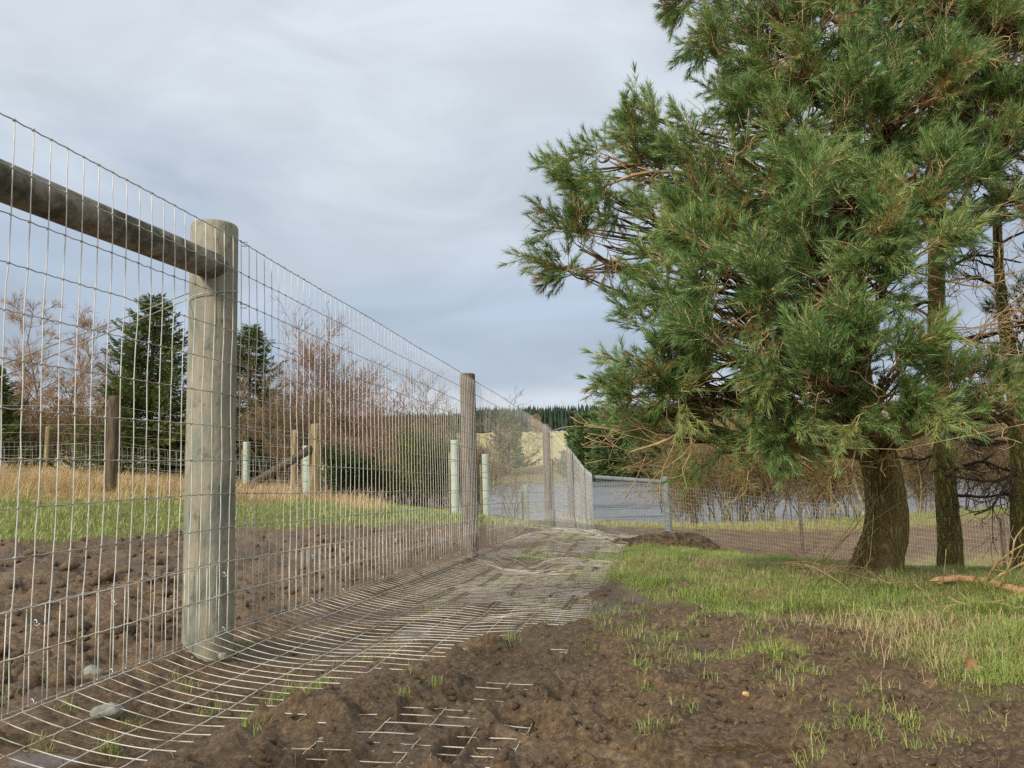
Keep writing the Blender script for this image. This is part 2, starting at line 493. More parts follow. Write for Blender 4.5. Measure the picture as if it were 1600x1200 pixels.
def bark_mat(name, dark, mid, light, warm):
    m = bpy.data.materials.new(name); m.use_nodes = True
    nt = m.node_tree; nt.nodes.clear(); N, L = nt.nodes.new, nt.links.new
    out = N('ShaderNodeOutputMaterial'); bs = N('ShaderNodeBsdfPrincipled'); L(bs.outputs[0], out.inputs[0])
    tc = N('ShaderNodeTexCoord'); mp = N('ShaderNodeMapping'); mp.inputs['Scale'].default_value = (1, 1, .2); L(tc.outputs['Object'], mp.inputs[0])
    wn = N('ShaderNodeTexNoise'); wn.inputs['Scale'].default_value = 9; wn.inputs['Detail'].default_value = 5; L(mp.outputs[0], wn.inputs['Vector'])
    wm = N('ShaderNodeMix'); wm.data_type = 'RGBA'; wm.blend_type = 'ADD'; wm.inputs[0].default_value = .22; L(mp.outputs[0], wm.inputs[6]); L(wn.outputs['Color'], wm.inputs[7])
    vo = N('ShaderNodeTexVoronoi'); vo.feature = 'DISTANCE_TO_EDGE'; vo.inputs['Scale'].default_value = 30; L(wm.outputs[2], vo.inputs['Vector'])
    r = N('ShaderNodeValToRGB'); e = r.color_ramp.elements; e.new(.5)
    for q, (p, c) in zip(e, ((0.0, dark), (.10, mid), (.34, light))): q.position = p; q.color = c4(c)
    L(vo.outputs['Distance'], r.inputs[0])
    n2 = N('ShaderNodeTexNoise'); n2.inputs['Scale'].default_value = 2.6; n2.inputs['Detail'].default_value = 5; L(mp.outputs[0], n2.inputs['Vector'])
    r2 = N('ShaderNodeValToRGB'); r2.color_ramp.elements[0].position = .5; r2.color_ramp.elements[1].position = .66; L(n2.outputs['Fac'], r2.inputs[0])
    mx = N('ShaderNodeMix'); mx.data_type = 'RGBA'; L(r.outputs[0], mx.inputs[6]); mx.inputs[7].default_value = c4(warm)
    sc = N('ShaderNodeMath'); sc.operation = 'MULTIPLY'; sc.inputs[1].default_value = .6; L(r2.outputs[0], sc.inputs[0]); L(sc.outputs[0], mx.inputs[0])
    L(mx.outputs[2], bs.inputs['Base Color']); bs.inputs['Roughness'].default_value = .9; bs.inputs['Specular IOR Level'].default_value = .2
    n3 = N('ShaderNodeTexNoise'); n3.inputs['Scale'].default_value = 40; n3.inputs['Detail'].default_value = 6; L(mp.outputs[0], n3.inputs['Vector'])
    ad = N('ShaderNodeMath'); ad.operation = 'MULTIPLY_ADD'; ad.inputs[1].default_value = .25; L(n3.outputs['Fac'], ad.inputs[0])
    cl = N('ShaderNodeMath'); cl.operation = 'MINIMUM'; cl.inputs[1].default_value = .3; L(vo.outputs['Distance'], cl.inputs[0]); L(cl.outputs[0], ad.inputs[2])
    bp = N('ShaderNodeBump'); bp.inputs['Strength'].default_value = 1.0; bp.inputs['Distance'].default_value = .06
    L(ad.outputs[0], bp.inputs['Height']); L(bp.outputs[0], bs.inputs['Normal'])
    return m


def ground_mat():
    m = bpy.data.materials.new('soil and turf'); m.use_nodes = True
    nt = m.node_tree; nt.nodes.clear(); N, L = nt.nodes.new, nt.links.new
    out = N('ShaderNodeOutputMaterial'); bs = N('ShaderNodeBsdfPrincipled'); L(bs.outputs[0], out.inputs[0])
    tc = N('ShaderNodeTexCoord')

    def noise(sc, det=6, ro=.6):
        n = N('ShaderNodeTexNoise'); n.inputs['Scale'].default_value = sc; n.inputs['Detail'].default_value = det; n.inputs['Roughness'].default_value = ro
        L(tc.outputs['Object'], n.inputs['Vector']); return n.outputs['Fac']

    def ramp(f, stops):
        r = N('ShaderNodeValToRGB'); e = r.color_ramp.elements
        while len(e) < len(stops): e.new(.5)
        for q, (p, c) in zip(e, stops): q.position = p; q.color = c4(c)
        L(f, r.inputs[0]); return r.outputs[0]

    def mix(f, a, b):
        x = N('ShaderNodeMix'); x.data_type = 'RGBA'; L(f, x.inputs[0]); L(a, x.inputs[6]); L(b, x.inputs[7]); return x.outputs[2]

    def attr(nm):
        a = N('ShaderNodeAttribute'); a.attribute_name = nm; return a.outputs['Fac']
    mud = ramp(noise(2.6, 9, .7), [(.33, lin(66, 48, 33)), (.45, lin(104, 79, 54)), (.56, lin(125, 99, 68)), (.68, lin(152, 126, 90))])
    fine = ramp(noise(46, 8, .78), [(.38, lin(48, 35, 23)), (.52, lin(121, 96, 67)), (.64, lin(178, 152, 113))])
    mxn = N('ShaderNodeMix'); mxn.data_type = 'RGBA'; mxn.inputs[0].default_value = .55
    L(mud, mxn.inputs[6]); L(fine, mxn.inputs[7]); mud = mxn.outputs[2]
    turf = ramp(noise(7, 6), [(.3, lin(92, 88, 46)), (.5, lin(120, 124, 58)), (.7, lin(150, 138, 82))])
    straw = ramp(noise(6, 6), [(.3, lin(150, 118, 72)), (.5, lin(182, 148, 96)), (.7, lin(206, 176, 124))])
    col = mix(attr('turf'), mud, turf)
    col = mix(attr('straw'), col, straw)
    wetc = N('ShaderNodeMix'); wetc.data_type = 'RGBA'; wetc.blend_type = 'MULTIPLY'; L(attr('wet'), wetc.inputs[0]); L(col, wetc.inputs[6]); wetc.inputs[7].default_value = (.62, .6, .6, 1)
    L(wetc.outputs[2], bs.inputs['Base Color'])
    rr = N('ShaderNodeMapRange'); rr.inputs[1].default_value = 0; rr.inputs[2].default_value = 1; rr.inputs[3].default_value = .72; rr.inputs[4].default_value = .12
    wn = N('ShaderNodeMath'); wn.operation = 'MULTIPLY_ADD'; L(noise(2.3, 4), wn.inputs[0]); wn.inputs[1].default_value = .9; wn.inputs[2].default_value = -.34
    ws = N('ShaderNodeMath'); ws.operation = 'ADD'; L(attr('wet'), ws.inputs[0]); L(wn.outputs[0], ws.inputs[1])
    L(ws.outputs[0], rr.inputs[0]); L(rr.outputs[0], bs.inputs['Roughness'])
    bs.inputs['Specular IOR Level'].default_value = .5
    bp = N('ShaderNodeBump'); bp.inputs['Strength'].default_value = .8; bp.inputs['Distance'].default_value = .03
    L(noise(30, 10, .78), bp.inputs['Height'])
    inv = N('ShaderNodeMath'); inv.operation = 'MULTIPLY_ADD'; L(attr('wet'), inv.inputs[0]); inv.inputs[1].default_value = -.75; inv.inputs[2].default_value = .8
    L(inv.outputs[0], bp.inputs['Strength'])
    L(bp.outputs[0], bs.inputs['Normal'])
    return m


M = {}
M['ground'] = ground_mat()
M['post_big'] = mat('weathered strainer post', [lin(120, 121, 107), lin(140, 140, 123), lin(164, 155, 132), lin(150, 145, 124), lin(132, 136, 122)], 5, .82, .6, (1, 1, .4), bscale=50, dist=.008, splits=(34, 34, 1.1))
M['post_old'] = mat('grey round stake wood', [lin(74, 64, 54), lin(116, 104, 90), lin(140, 128, 112)], 9, .85, .6, (5, 5, .25), bscale=18, dist=.006, splits=(40, 40, .8))
M['rail'] = mat('dull stained rail', [lin(58, 52, 42), lin(104, 98, 84), lin(150, 142, 126), lin(120, 108, 88)], 5.0, .7, .5, (1, 1, 1), bscale=50, dist=.006, splits=(12, 3, 30))
M['rail_far'] = mat('grey painted rail', [lin(116, 120, 118), lin(142, 145, 142)], 4, .6, .1)
M['post_far'] = mat('grey green post', [lin(110, 120, 116), lin(140, 146, 138)], 4, .75, .2)
M['wood_tan'] = mat('pale fence timber', [lin(106, 92, 64), lin(152, 134, 96), lin(170, 152, 112)], 7, .85, .5, (4, 4, .4), bscale=20, splits=(30, 30, 1))
M['wood_dark'] = mat('dark fence timber', [lin(62, 52, 42), lin(98, 84, 66), lin(116, 100, 78)], 7, .85, .5, (4, 4, .4), bscale=20)
M['wire'] = mat('galvanised wire', [lin(206, 200, 186), lin(228, 223, 210), lin(236, 232, 222)], 14, .45, 0, metallic=.0, spec=.5)
M['wire_line'] = mat('galvanised line wire with painted shade', [lin(146, 143, 134), lin(184, 180, 168), lin(204, 199, 186)], 14, .45, 0, metallic=.2, spec=.5)  # darker than the upright wire: shade seen against the sky, put into the colour
M['wire_rust'] = mat('muddy galvanised wire', [lin(168, 150, 120), lin(222, 212, 190), lin(232, 226, 210)], 9, .5, 0, metallic=.0, spec=.4)
M['shelter'] = mat('pale green shelter plastic', [lin(200, 214, 194), lin(222, 230, 214)], 5, .5, .05, transl=.3)
M['bark'] = bark_mat('scots pine bark', lin(84, 74, 42), lin(132, 118, 66), lin(164, 148, 92), lin(160, 132, 90))
M['branch'] = mat('pine limb bark', [lin(80, 62, 42), lin(124, 98, 68), lin(156, 126, 90)], 14, .85, .4)
M['dead'] = mat('dry bare pine twig', [lin(150, 122, 84), lin(190, 158, 112), lin(212, 182, 136)], 10, .8, .2)
M['needle'] = mat('scots pine needles', [lin(84, 112, 52), lin(112, 140, 66), lin(130, 154, 76)], 2.2, .5, 0, attr='var',
                  attr_cols=[lin(60, 96, 54), lin(108, 146, 80), lin(152, 182, 112), lin(190, 194, 116), lin(156, 118, 70)], transl=.25, spec=.5)
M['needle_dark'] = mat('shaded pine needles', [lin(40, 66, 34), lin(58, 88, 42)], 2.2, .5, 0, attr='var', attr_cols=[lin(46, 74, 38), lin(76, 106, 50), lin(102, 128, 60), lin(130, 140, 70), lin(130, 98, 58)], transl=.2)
M['spruce'] = mat('dark spruce needles', [lin(50, 70, 34), lin(76, 92, 42), lin(96, 106, 50)], 2, .6, 0, attr='var', attr_cols=[lin(60, 80, 40), lin(104, 120, 54), lin(154, 150, 76)], transl=.25)
M['pine_far'] = mat('distant pine needles', [lin(60, 80, 52), lin(84, 104, 64)], .5, .7, 0, attr='var', attr_cols=[lin(84, 108, 66), lin(118, 138, 80), lin(148, 158, 98)], transl=.2)
M['forest'] = mat('plantation spruce', [lin(42, 58, 44), lin(60, 74, 54)], .15, .8, 0, attr='var', attr_cols=[lin(38, 54, 42), lin(52, 68, 50), lin(74, 84, 58)])
M['twig_red'] = mat('reddish bare twigs', [lin(120, 92, 76), lin(168, 134, 112)], 3, .85, 0)
M['twig_brown'] = mat('brown bare twigs', [lin(108, 90, 64), lin(156, 132, 96)], 3, .85, 0)
M['twig_olive'] = mat('olive bare twigs', [lin(118, 106, 64), lin(166, 148, 94)], 3, .85, 0)
M['twig_dark'] = mat('dark bare twigs', [lin(52, 42, 32), lin(84, 68, 50)], 3, .85, 0)
M['twig_larch'] = mat('winter larch twigs', [lin(142, 114, 84), lin(184, 152, 116)], 3, .85, 0)
M['russet'] = mat('russet winter leaves', [lin(108, 76, 44), lin(146, 108, 66), lin(164, 128, 82)], 2, .8, 0, attr='var', attr_cols=[lin(108, 86, 60), lin(148, 122, 84), lin(172, 146, 108)], transl=.2)
M['gorse'] = mat('yellow green broom shoots', [lin(74, 82, 34), lin(116, 116, 46)], 2, .7, 0, attr='var', attr_cols=[lin(64, 74, 32), lin(108, 108, 44), lin(150, 138, 62)], transl=.15)
M['evergreen'] = mat('dark evergreen leaves', [lin(46, 62, 30), lin(74, 88, 42)], 2, .6, 0, attr='var', attr_cols=[lin(42, 60, 30), lin(74, 88, 40), lin(104, 110, 54)], transl=.15)
M['birch'] = mat('pale birch bark', [lin(120, 112, 96), lin(206, 200, 186)], 6, .8, .1, (1, 1, 3))
M['grass'] = mat('green grass blades', [lin(110, 126, 60), lin(140, 152, 78)], 1.2, .6, 0, attr='var',
                 attr_cols=[lin(104, 124, 56), lin(150, 170, 78), lin(190, 198, 112), lin(220, 200, 148)], transl=.3)
M['strawb'] = mat('dry grass blades', [lin(188, 160, 112), lin(218, 192, 144)], 1.2, .7, 0, attr='var',
                  attr_cols=[lin(160, 130, 86), lin(210, 182, 134), lin(230, 208, 164)], transl=.3)
M['stem'] = mat('dead stems and roots', [lin(136, 108, 72), lin(186, 158, 112)], 6, .8, 0, attr='var', attr_cols=[lin(112, 84, 54), lin(168, 138, 92), lin(206, 180, 130)])
M['stone'] = mat('pale grey stone', [lin(120, 118, 106), lin(166, 164, 150)], 18, .8, .5)
M['rawwood'] = mat('split raw pine wood', [lin(190, 150, 96), lin(226, 192, 138)], 20, .75, .3, (1, 1, 1))
M['redbark'] = mat('flaky orange pine bark', [lin(104, 76, 50), lin(158, 116, 80), lin(190, 150, 110), lin(140, 100, 72)], 16, .85, .6)
M['leaf'] = mat('dry brown leaf', [lin(176, 128, 86), lin(206, 160, 116)], 20, .7, .2, transl=.2)
M['clod'] = mat('dug earth', [lin(54, 42, 30), lin(88, 70, 50), lin(116, 95, 68)], 14, .9, .9, bscale=30, dist=.03)

# ------------------------------------------------------------------ setting: ground


def build_ground():
    rs = [0.35]
    while rs[-1] < 90:
        r = rs[-1]
        q = .03 if r < 1.5 else (  .0064 if r < 7 else (.0098 if r < 16 else (.014 if r < 40 else .03)))
        rs.append(r * (1 + q))
    rs = np.array(rs)
    an = np.concatenate([np.linspace(-180, -80, 22)[:-1], np.linspace(-80, -36, 60)[:-1], np.linspace(-35.5, 35.5, 370), np.linspace(36, 80, 60)[1:], np.linspace(80, 180, 22)[1:-1]])
    an = np.radians(an)
    A, R = np.meshgrid(an, rs)
    x = R * np.sin(A); y = R * np.cos(A)
    z = np.empty_like(x)
    d, (g, gl, st, ve) = detail(x, y)
    z = H(x, y)
    wet = np.zeros_like(x)
    for (cx, cy, a, b) in PUDW:
        e = np.hypot((x - cx) / a, (y - cy) / b) + .25 * perlin(x * 7, y * 7, 71)
        wet = np.maximum(wet, sstep(1.1, .75, e))
    low = sstep(.0, -.03, d) * sstep(.0, .35, perlin(x * .8, y * .8, 81))
    wet = np.maximum(wet, .42 * sstep(.08, .4, perlin(x * 1.15 + 3, y * 1.15, 41)) * (1 - np.clip(g + gl + ve + st, 0, 1)))
    wet = np.maximum(wet * .95, .45 * low * (1 - np.clip(g + gl + ve, 0, 1)))
    V = np.stack([x, y, z], -1).reshape(-1, 3)
    n0, n1 = x.shape
    idx = np.arange(n0 * n1).reshape(n0, n1)
    b = np.roll(idx, -1, 1)
    Q = np.stack([idx[:-1], b[:-1], b[1:], idx[1:]], -1).reshape(-1, 4)[:, ::-1]
    V = np.concatenate([V, [[0, 0, float(z[0].mean())]]])
    c = len(V) - 1
    T = np.stack([idx[0], np.full(n1, c), b[0]], -1)[:, ::-1]
    ap = lambda a: np.append(a.reshape(-1), 0)
    o = part('ground', (V, [Q, T[:, ::-1]]), M['ground'], None, {'turf': ap(np.clip(g * .9 + gl + ve * .8, 0, 1)), 'straw': ap(np.clip(st * .85 + .35 * ve + g * .4 * sstep(-.1, .4, perlin(x * 1.3 + 4, y * 1.3, 97)), 0, 1)), 'wet': ap(wet)}, True)
    tag(o, kind='structure')


build_ground()

LAKE = EYE - 2.8


def build_water():
    m = bpy.data.materials.new('choppy lake water'); m.use_nodes = True
    nt = m.node_tree; N, L = nt.nodes.new, nt.links.new
    bs = nt.nodes['Principled BSDF']
    bs.inputs['Base Color'].default_value = c4(lin(122, 121, 120)); bs.inputs['Roughness'].default_value = .2; bs.inputs['Specular IOR Level'].default_value = .5
    tc = N('ShaderNodeTexCoord'); mp = N('ShaderNodeMapping'); mp.inputs['Scale'].default_value = (.9, 2.2, 1); mp.inputs['Rotation'].default_value = (0, 0, .2)
    L(tc.outputs['Object'], mp.inputs[0])
    n = N('ShaderNodeTexNoise'); n.inputs['Scale'].default_value = .8; n.inputs['Detail'].default_value = 7; n.inputs['Roughness'].default_value = .65; L(mp.outputs[0], n.inputs['Vector'])
    bp = N('ShaderNodeBump'); bp.inputs['Strength'].default_value = 1.0; bp.inputs['Distance'].default_value = .28
    n4 = N('ShaderNodeTexNoise'); n4.inputs['Scale'].default_value = .30; n4.inputs['Detail'].default_value = 4; L(mp.outputs[0], n4.inputs['Vector'])
    am = N('ShaderNodeMath'); am.operation = 'MULTIPLY_ADD'; am.inputs[1].default_value = 4.0; L(n4.outputs['Fac'], am.inputs[0]); L(n.outputs['Fac'], am.inputs[2])
    L(am.outputs[0], bp.inputs['Height']); L(bp.outputs[0], bs.inputs['Normal'])
    n8 = N('ShaderNodeTexNoise'); n8.inputs['Scale'].default_value = .05; n8.inputs['Detail'].default_value = 5; n8.inputs['Roughness'].default_value = .7
    m8 = N('ShaderNodeMapping'); m8.inputs['Scale'].default_value = (.5, 2.0, 1); L(tc.outputs['Object'], m8.inputs[0]); L(m8.outputs[0], n8.inputs['Vector'])
    q8 = N('ShaderNodeMapRange'); q8.inputs[1].default_value = .38; q8.inputs[2].default_value = .62; q8.inputs[3].default_value = .06; q8.inputs[4].default_value = .5; L(n8.outputs['Fac'], q8.inputs[0]); L(q8.outputs[0], bs.inputs['Roughness'])
    k8 = N('ShaderNodeMapRange'); k8.inputs[1].default_value = .38; k8.inputs[2].default_value = .62; k8.inputs[3].default_value = .15; k8.inputs[4].default_value = 1.0; L(n8.outputs['Fac'], k8.inputs[0]); L(k8.outputs[0], bp.inputs['Strength'])
    xs = np.linspace(-60, 400, 24); ys = np.linspace(32.5, 330, 20)
    X, Y = np.meshgrid(xs, ys)
    V = np.stack([X, Y, np.full_like(X, LAKE)], -1).reshape(-1, 3)
    idx = np.arange(len(V)).reshape(X.shape)
    Q = np.stack([idx[:-1, :-1], idx[:-1, 1:], idx[1:, 1:], idx[1:, :-1]], -1).reshape(-1, 4)
    tag(part('lake_water', (V, [Q]), m), kind='structure')


build_water()
SHP = [-900, 300, 560, 660, 720, 800, 960, 1100, 1250, 1450, 1700, 2600]
SHY = [70, 70, 80, 110, 170, 175, 165, 150, 128, 118, 110, 105]


def hill_z(px, Y):
    ys = np.interp(px, SHP, SHY)
    t = Y - ys
    z = np.where(t < 0, -.5, 0) + LAKE - .6 + np.interp(t, [0, 4, 14, 40], [0, 1.6, 2.2, 3.0])
    rise = np.interp(Y, [190, 255, 262, 340, 420, 900], [0, 6.2, 7.6, 17.0, 20, 34])
    return z + rise + .5 * perlin(px * .02, Y * .05, 4)


def build_hill():
    px = np.linspace(-900, 2600, 150); t = np.concatenate([np.linspace(0, .12, 12)[:-1], np.linspace(.12, 1, 46)])
    PX, T = np.meshgrid(px, t)
    ys = np.interp(PX, SHP, SHY)
    Y = ys + (900 - ys) * T ** 1.15
    X = (PX - 800) / FPX * Y
    Z = hill_z(PX, Y)
    V = np.stack([X, Y, Z], -1).reshape(-1, 3); idx = np.arange(len(V)).reshape(X.shape)
    Q = np.stack([idx[:-1, :-1], idx[:-1, 1:], idx[1:, 1:], idx[1:, :-1]], -1).reshape(-1, 4)
    bank = np.clip(np.interp((Y - ys) / np.interp(PX, [900, 1050], [1, 4]), [0, 26, 34], [1, 1, 0]), 0, 1)
    m = mat('moorland pasture', [lin(158, 146, 96), lin(188, 174, 120), lin(202, 190, 138)], .035, .9, .3, attr='bank', bscale=.6,
            attr_cols=[lin(190, 178, 124), lin(160, 132, 82), lin(110, 92, 58)])
    tag(part('hill', (V, [Q]), m, None, {'bank': bank.reshape(-1)}, True), kind='structure')


build_hill()


# ------------------------------------------------------------------ long fence
def rows(n0=.115, n1=1.935, n=13): return np.linspace(n0, n1, n)


def fence_z(Y):
    yy = np.array(FY); xx = np.array(FX)
    return np.interp(Y, yy, G(xx, yy))


def build_fence():
    b = np.array([FX[1], FY[1], Hs((FX[1], FY[1]))])
    f = thing('wire_fence', b, 'tall galvanised mesh fence on thick round posts running from the left foreground to the lake', 'fence')
    # posts
    spec = [(0, .112, 2.05, 'post_big'), (1, .110, 2.015, 'post_big'), (2, .085, 2.02, 'post_old'), (3, .07, 2.0, 'post_old'), (4, .07, 2.0, 'post_old'), (5, .07, 2.0, 'post_old'), (6, .12, 2.02, 'post_far')]
    for k, r, h, m in spec:
        c = np.array([FX[k], FY[k]]) - FNRM * (r + .006)
        z0 = float(G(FX[k], FY[k]))
        lean = [0, 0, .004, .0, .01, .0, .0][k]
        part('post', lathe_post((c[0], c[1], z0), (c[0] + lean, c[1], z0 + h), r * 1.02, r * .98, 32 if k < 3 else 16, .014, .35, k), M[m], f, smooth=False)
    # top rail between the strainers, behind the mesh
    a = np.array([FX[0], FY[0]]) - FNRM * .115; c = np.array([FX[1], FY[1]]) - FNRM * .079 + FDIR * .02
    zr = float(fence_z(FY[1])) + 1.79
    t = np.linspace(0, 1, 24)[:, None]
    P = np.concatenate([a + (c - a) * t, np.full((24, 1), zr)], 1)
    P[:, 2] += .006 * perlin(t[:, 0] * 5, t[:, 0], 3) - .075 * (1 - t[:, 0])
    part('rail', tubes(P, .066 + .003 * perlin(t[:, 0] * 9, t[:, 0] * 0, 5), 20), M['rail'], f, smooth=True)
    # doubled brace wire from the strainer's head to the foot of the next one
    e = np.array([FX[0], FY[0], float(fence_z(FY[0])) + .12]); e[:2] -= FNRM * .2
    for k, dz in enumerate((0, -.075)):
        s = np.array([*(np.array([FX[1], FY[1]]) + FNRM * (.012 if k else -.235)), float(fence_z(FY[1])) + 1.66 + (.02 if k else .03)])
        e2 = e.copy(); e2[2] += dz
        if k == 0:
            P = s + (e2 - s) * np.linspace(0, 1, 9)[:, None]
        else:   # the near strand wraps across the face of the post
            cc = np.array([FX[1], FY[1]]) - FNRM * .118
            arc = []
            for th in np.linspace(0.15, -2.2, 9):
                dirv = FNRM * math.cos(th) + FDIR * math.sin(th)
                arc.append([*(cc + dirv * .122), s[2] - .05 * (0.15 - th) / 2.35])
            arc = np.array(arc)
            tail = arc[-1] + (e2 - arc[-1]) * np.linspace(.1, 1, 8)[:, None]
            P = np.concatenate([arc, tail])
        part('brace_wire', tubes(P, np.full(len(P), .0028), 5), M['wire_line'], f)
    # line wires
    ys = np.arange(.25, 26.4, .075 * FDIR[1])
    gz = fence_z(ys); gx = fline(ys)
    zr_ = rows()
    # the mesh is dragged a little out of true
    off = lambda i, Y: .006 * perlin(Y * 3.1 + i * 3.7, i * 1.3 + 0 * Y, 7)
    sag = lambda i, Y: .010 * perlin(Y * .9, i * .9 + 0 * Y, 9)
    along = lambda i, Y: .010 * perlin(Y * 2.2 + 5, i * .55 + 0 * Y, 13) * math.sin(math.pi * i / 12) - .004 * math.sin(i * 1.1)
    X3 = np.zeros((13, len(ys), 3))
    for i in range(13):
        da = along(i, ys)
        X3[i, :, 0] = gx + FDIR[0] * da + FNRM[0] * off(i, ys)
        X3[i, :, 1] = ys + FDIR[1] * da + FNRM[1] * off(i, ys)
        X3[i, :, 2] = gz + zr_[i] + sag(i, ys)
    for i in range(12, -1, -1):
        P = np.repeat(X3[i], 2, 0)[:-1]
        P[1::2] = (X3[i, :-1] + X3[i, 1:]) / 2
        P[::2, 2] += .0022; P[1::2, 2] -= .0016 * (1 + rng.normal(0, .5, len(P[1::2])))
        part('line_wire', tubes(P, np.full(len(P), .0024 if i in (0, 12) else .0019), 4), M['wire_line'], f)
    # upright wires: each a piece of its own up to the second post
    n_ind = int(np.argmax(ys > 8.5))
    P = X3.transpose(1, 0, 2)                                    # (n,13,3)
    fine = np.zeros((len(ys), 25, 3)); fine[:, ::2] = P; fine[:, 1::2] = (P[:, :-1] + P[:, 1:]) / 2
    fine[:, 1::2, :2] += rng.normal(0, .0016, (len(ys), 12, 1)) * FDIR
    nv = FNRM * .0035
    fine[:, :, :2] += nv
    for k in range(n_ind):
        part('upright_wire', tubes(fine[k], np.full(25, .0019), 4), M['wire'], f)
    part('far_netting', tubes(fine[n_ind:, ::2], np.full((len(ys) - n_ind, 13), .0020), 3), M['wire'], f, kind='stuff')
    # knots at the crossings
    kn = X3[:, :n_ind + 60].reshape(-1, 3).copy(); kn[:, :2] += nv * .5
    o8 = np.array([[1, 0, 0], [-1, 0, 0], [0, 1, 0], [0, -1, 0], [0, 0, 1.0], [0, 0, -1]]) * .0062
    Vk = (kn[:, None, :] + o8[None] * rng.uniform(.8, 1.25, (len(kn), 1, 1))).reshape(-1, 3)
    fk = np.array([[0, 2, 4], [2, 1, 4], [1, 3, 4], [3, 0, 4], [2, 0, 5], [1, 2, 5], [3, 1, 5], [0, 3, 5]])
    Fk = (np.arange(len(kn)) * 6)[:, None, None] + fk[None]
    part('wire_knots', (Vk, [Fk.reshape(-1, 3)]), M['wire_line'], f, kind='stuff')
    # staples on the strainer face
    for z in (1.93, 1.62, 1.0, .52):
        q = np.array([FX[1], FY[1]]) + FDIR * .075
        zz = float(fence_z(FY[1])) + z
        P = np.array([[*(q - FNRM * .02), zz - .006], [*(q + FNRM * .012), zz - .010], [*(q + FNRM * .014), zz + .010], [*(q - FNRM * .02), zz + .012]])
        part('staple', tubes(P, np.full(4, .0025), 4), M['wire'], f)
    return f


FENCE = build_fence()


def build_apron():
    b = np.array([fline(5.0), 5.0, float(G(fline(5.0), 5.0))])
    f = thing('wire_apron', b, 'flat skirt of wire mesh laid over the mud along the foot of the tall fence', 'wire mesh')
    ys = np.arange(1.1, 25.8, .075 * FDIR[1])
    us = np.concatenate([[-.30, -.16], np.arange(0, 1.58, .15)])      # negative: upright against the fence, then out over the ground
    full = np.array(sorted(set(list(us) + list(np.arange(.05, 1.55, .05)))))

    def pos(u, Y, lift=0.0):
        Y = Y + .03 * perlin(u * 2 + Y * 1.5, Y * .7, 15) * sstep(0, .5, u)
        v = np.maximum(u, 0)
        x = fline(Y) + FNRM[0] * (v + .012); y = Y + FNRM[1] * v
        zf = fence_z(Y) + .115
        g = H(x, y)
        gm = G(x, y)
        wave = .035 * perlin(Y * .55 + u * .6, u * 1.4, 23) * sstep(5, 8, Y) + .05 * np.maximum(0, perlin(Y * .9 - u * .7, u * .8, 25)) * sstep(7.5, 9, Y) + .012 * perlin(Y * 2.1, u * 3, 27)
        rest = gm + .012 + wave + np.where(Y > 5.5, .03, 0.0) * sstep(5.5, 7.5, Y)
        rest = np.where(Y > 6.2, np.maximum(rest, g + .006 + .02 * perlin(Y * 1.7, u * 2.3, 29)), rest)
        near = 1 - (1 - np.clip(v / .55, 0, 1)) ** 2.1
        z = (zf - .01) * (1 - near) + rest * near
        z = np.where(v < .45, np.maximum(z, g + .008), z)
        # strands sink where boots have trodden the skirt in
        z = z - .035 * sstep(.1, .5, perlin(x * 1.6, y * 1.6, 35)) * sstep(.7, 1.1, v) * sstep(6, 4.5, y)
        z = z - .085 * sstep(.02, .34, perlin(x * 1.3 + 7, y * .8, 37) + .3 * perlin(x * 4, y * 3, 38)) * sstep(.15, .5, v) * sstep(6.5, 8, Y)
        z = np.where(u < 0, zf - u + .004 * perlin(Y * 4, u, 3), z)
        return np.stack([x, y, z], -1)
    n_ind = int(np.argmax(ys > 7.6))
    for u in us:
        yy = np.repeat(ys, 2)[:-1].copy(); yy[1::2] = (ys[1:] + ys[:-1]) / 2
        if u > 1.2: yy = yy[yy < 19]
        P = pos(np.full(len(yy), u), yy)
        P[1::2, 2] -= .002
        part('line_wire', tubes(P, np.where(yy < 5, .0020, .0015), 3), M['wire_rust'], f)
    U, Y = np.meshgrid(full, ys)
    j = .006 * rng.normal(0, 1, (len(ys), 1))
    P = pos(U, Y + j)
    for k in range(n_ind):
        part('cross_wire', tubes(P[k], np.full(len(full), .0020 if ys[k] < 5 else .0016), 4 if ys[k] < 5 else 3), M['wire_rust'], f)
    part('far_mesh', tubes(P[n_ind:], np.full((len(ys) - n_ind, len(full)), .0013), 3), M['wire_rust'], f, kind='stuff')
    # twisted ring clips that hold the skirt to the fence
    rings = []
    for Yc in np.arange(2.3, 8.5, .52) + np.random.default_rng(4).uniform(-.2, .2, 12):
        for z in (.12, .36):
            c = np.array([fline(Yc), Yc, fence_z(Yc) + z]); th = np.linspace(0, 2 * np.pi * .95, 9)
            P = c + .009 * np.cos(th)[:, None] * np.array([FNRM[0], FNRM[1], 0]) + .010 * np.sin(th)[:, None] * np.array([0, 0, 1.0]) + np.linspace(0, .012, 9)[:, None] * np.array([FDIR[0], FDIR[1], 0])
            rings.append(tubes(P, np.full(9, .0018), 3))
    part('ring_clips', join(rings), M['wire'], f, kind='stuff')


build_apron()


def netting(pts, z0, z1, nrow, step, r, sagf=0.0):
    """wires over a ground polyline pts [(x,y,z)]"""
    pts = np.asarray(pts, float)
    seg = np.concatenate([[0], np.cumsum(np.hypot(*np.diff(pts[:, :2], axis=0).T))])
    s = np.arange(0, seg[-1], step)
    p = np.stack([np.interp(s, seg, pts[:, k]) for k in range(3)], -1)
    lines = []
    for z in np.linspace(z0, z1, nrow):
        q = p.copy(); q[:, 2] += z - sagf * np.abs(np.sin(s * .9)) * .15 + .01 * perlin(s, np.full(len(s), z * 3), 3)
        lines.append(q)
    return p, lines


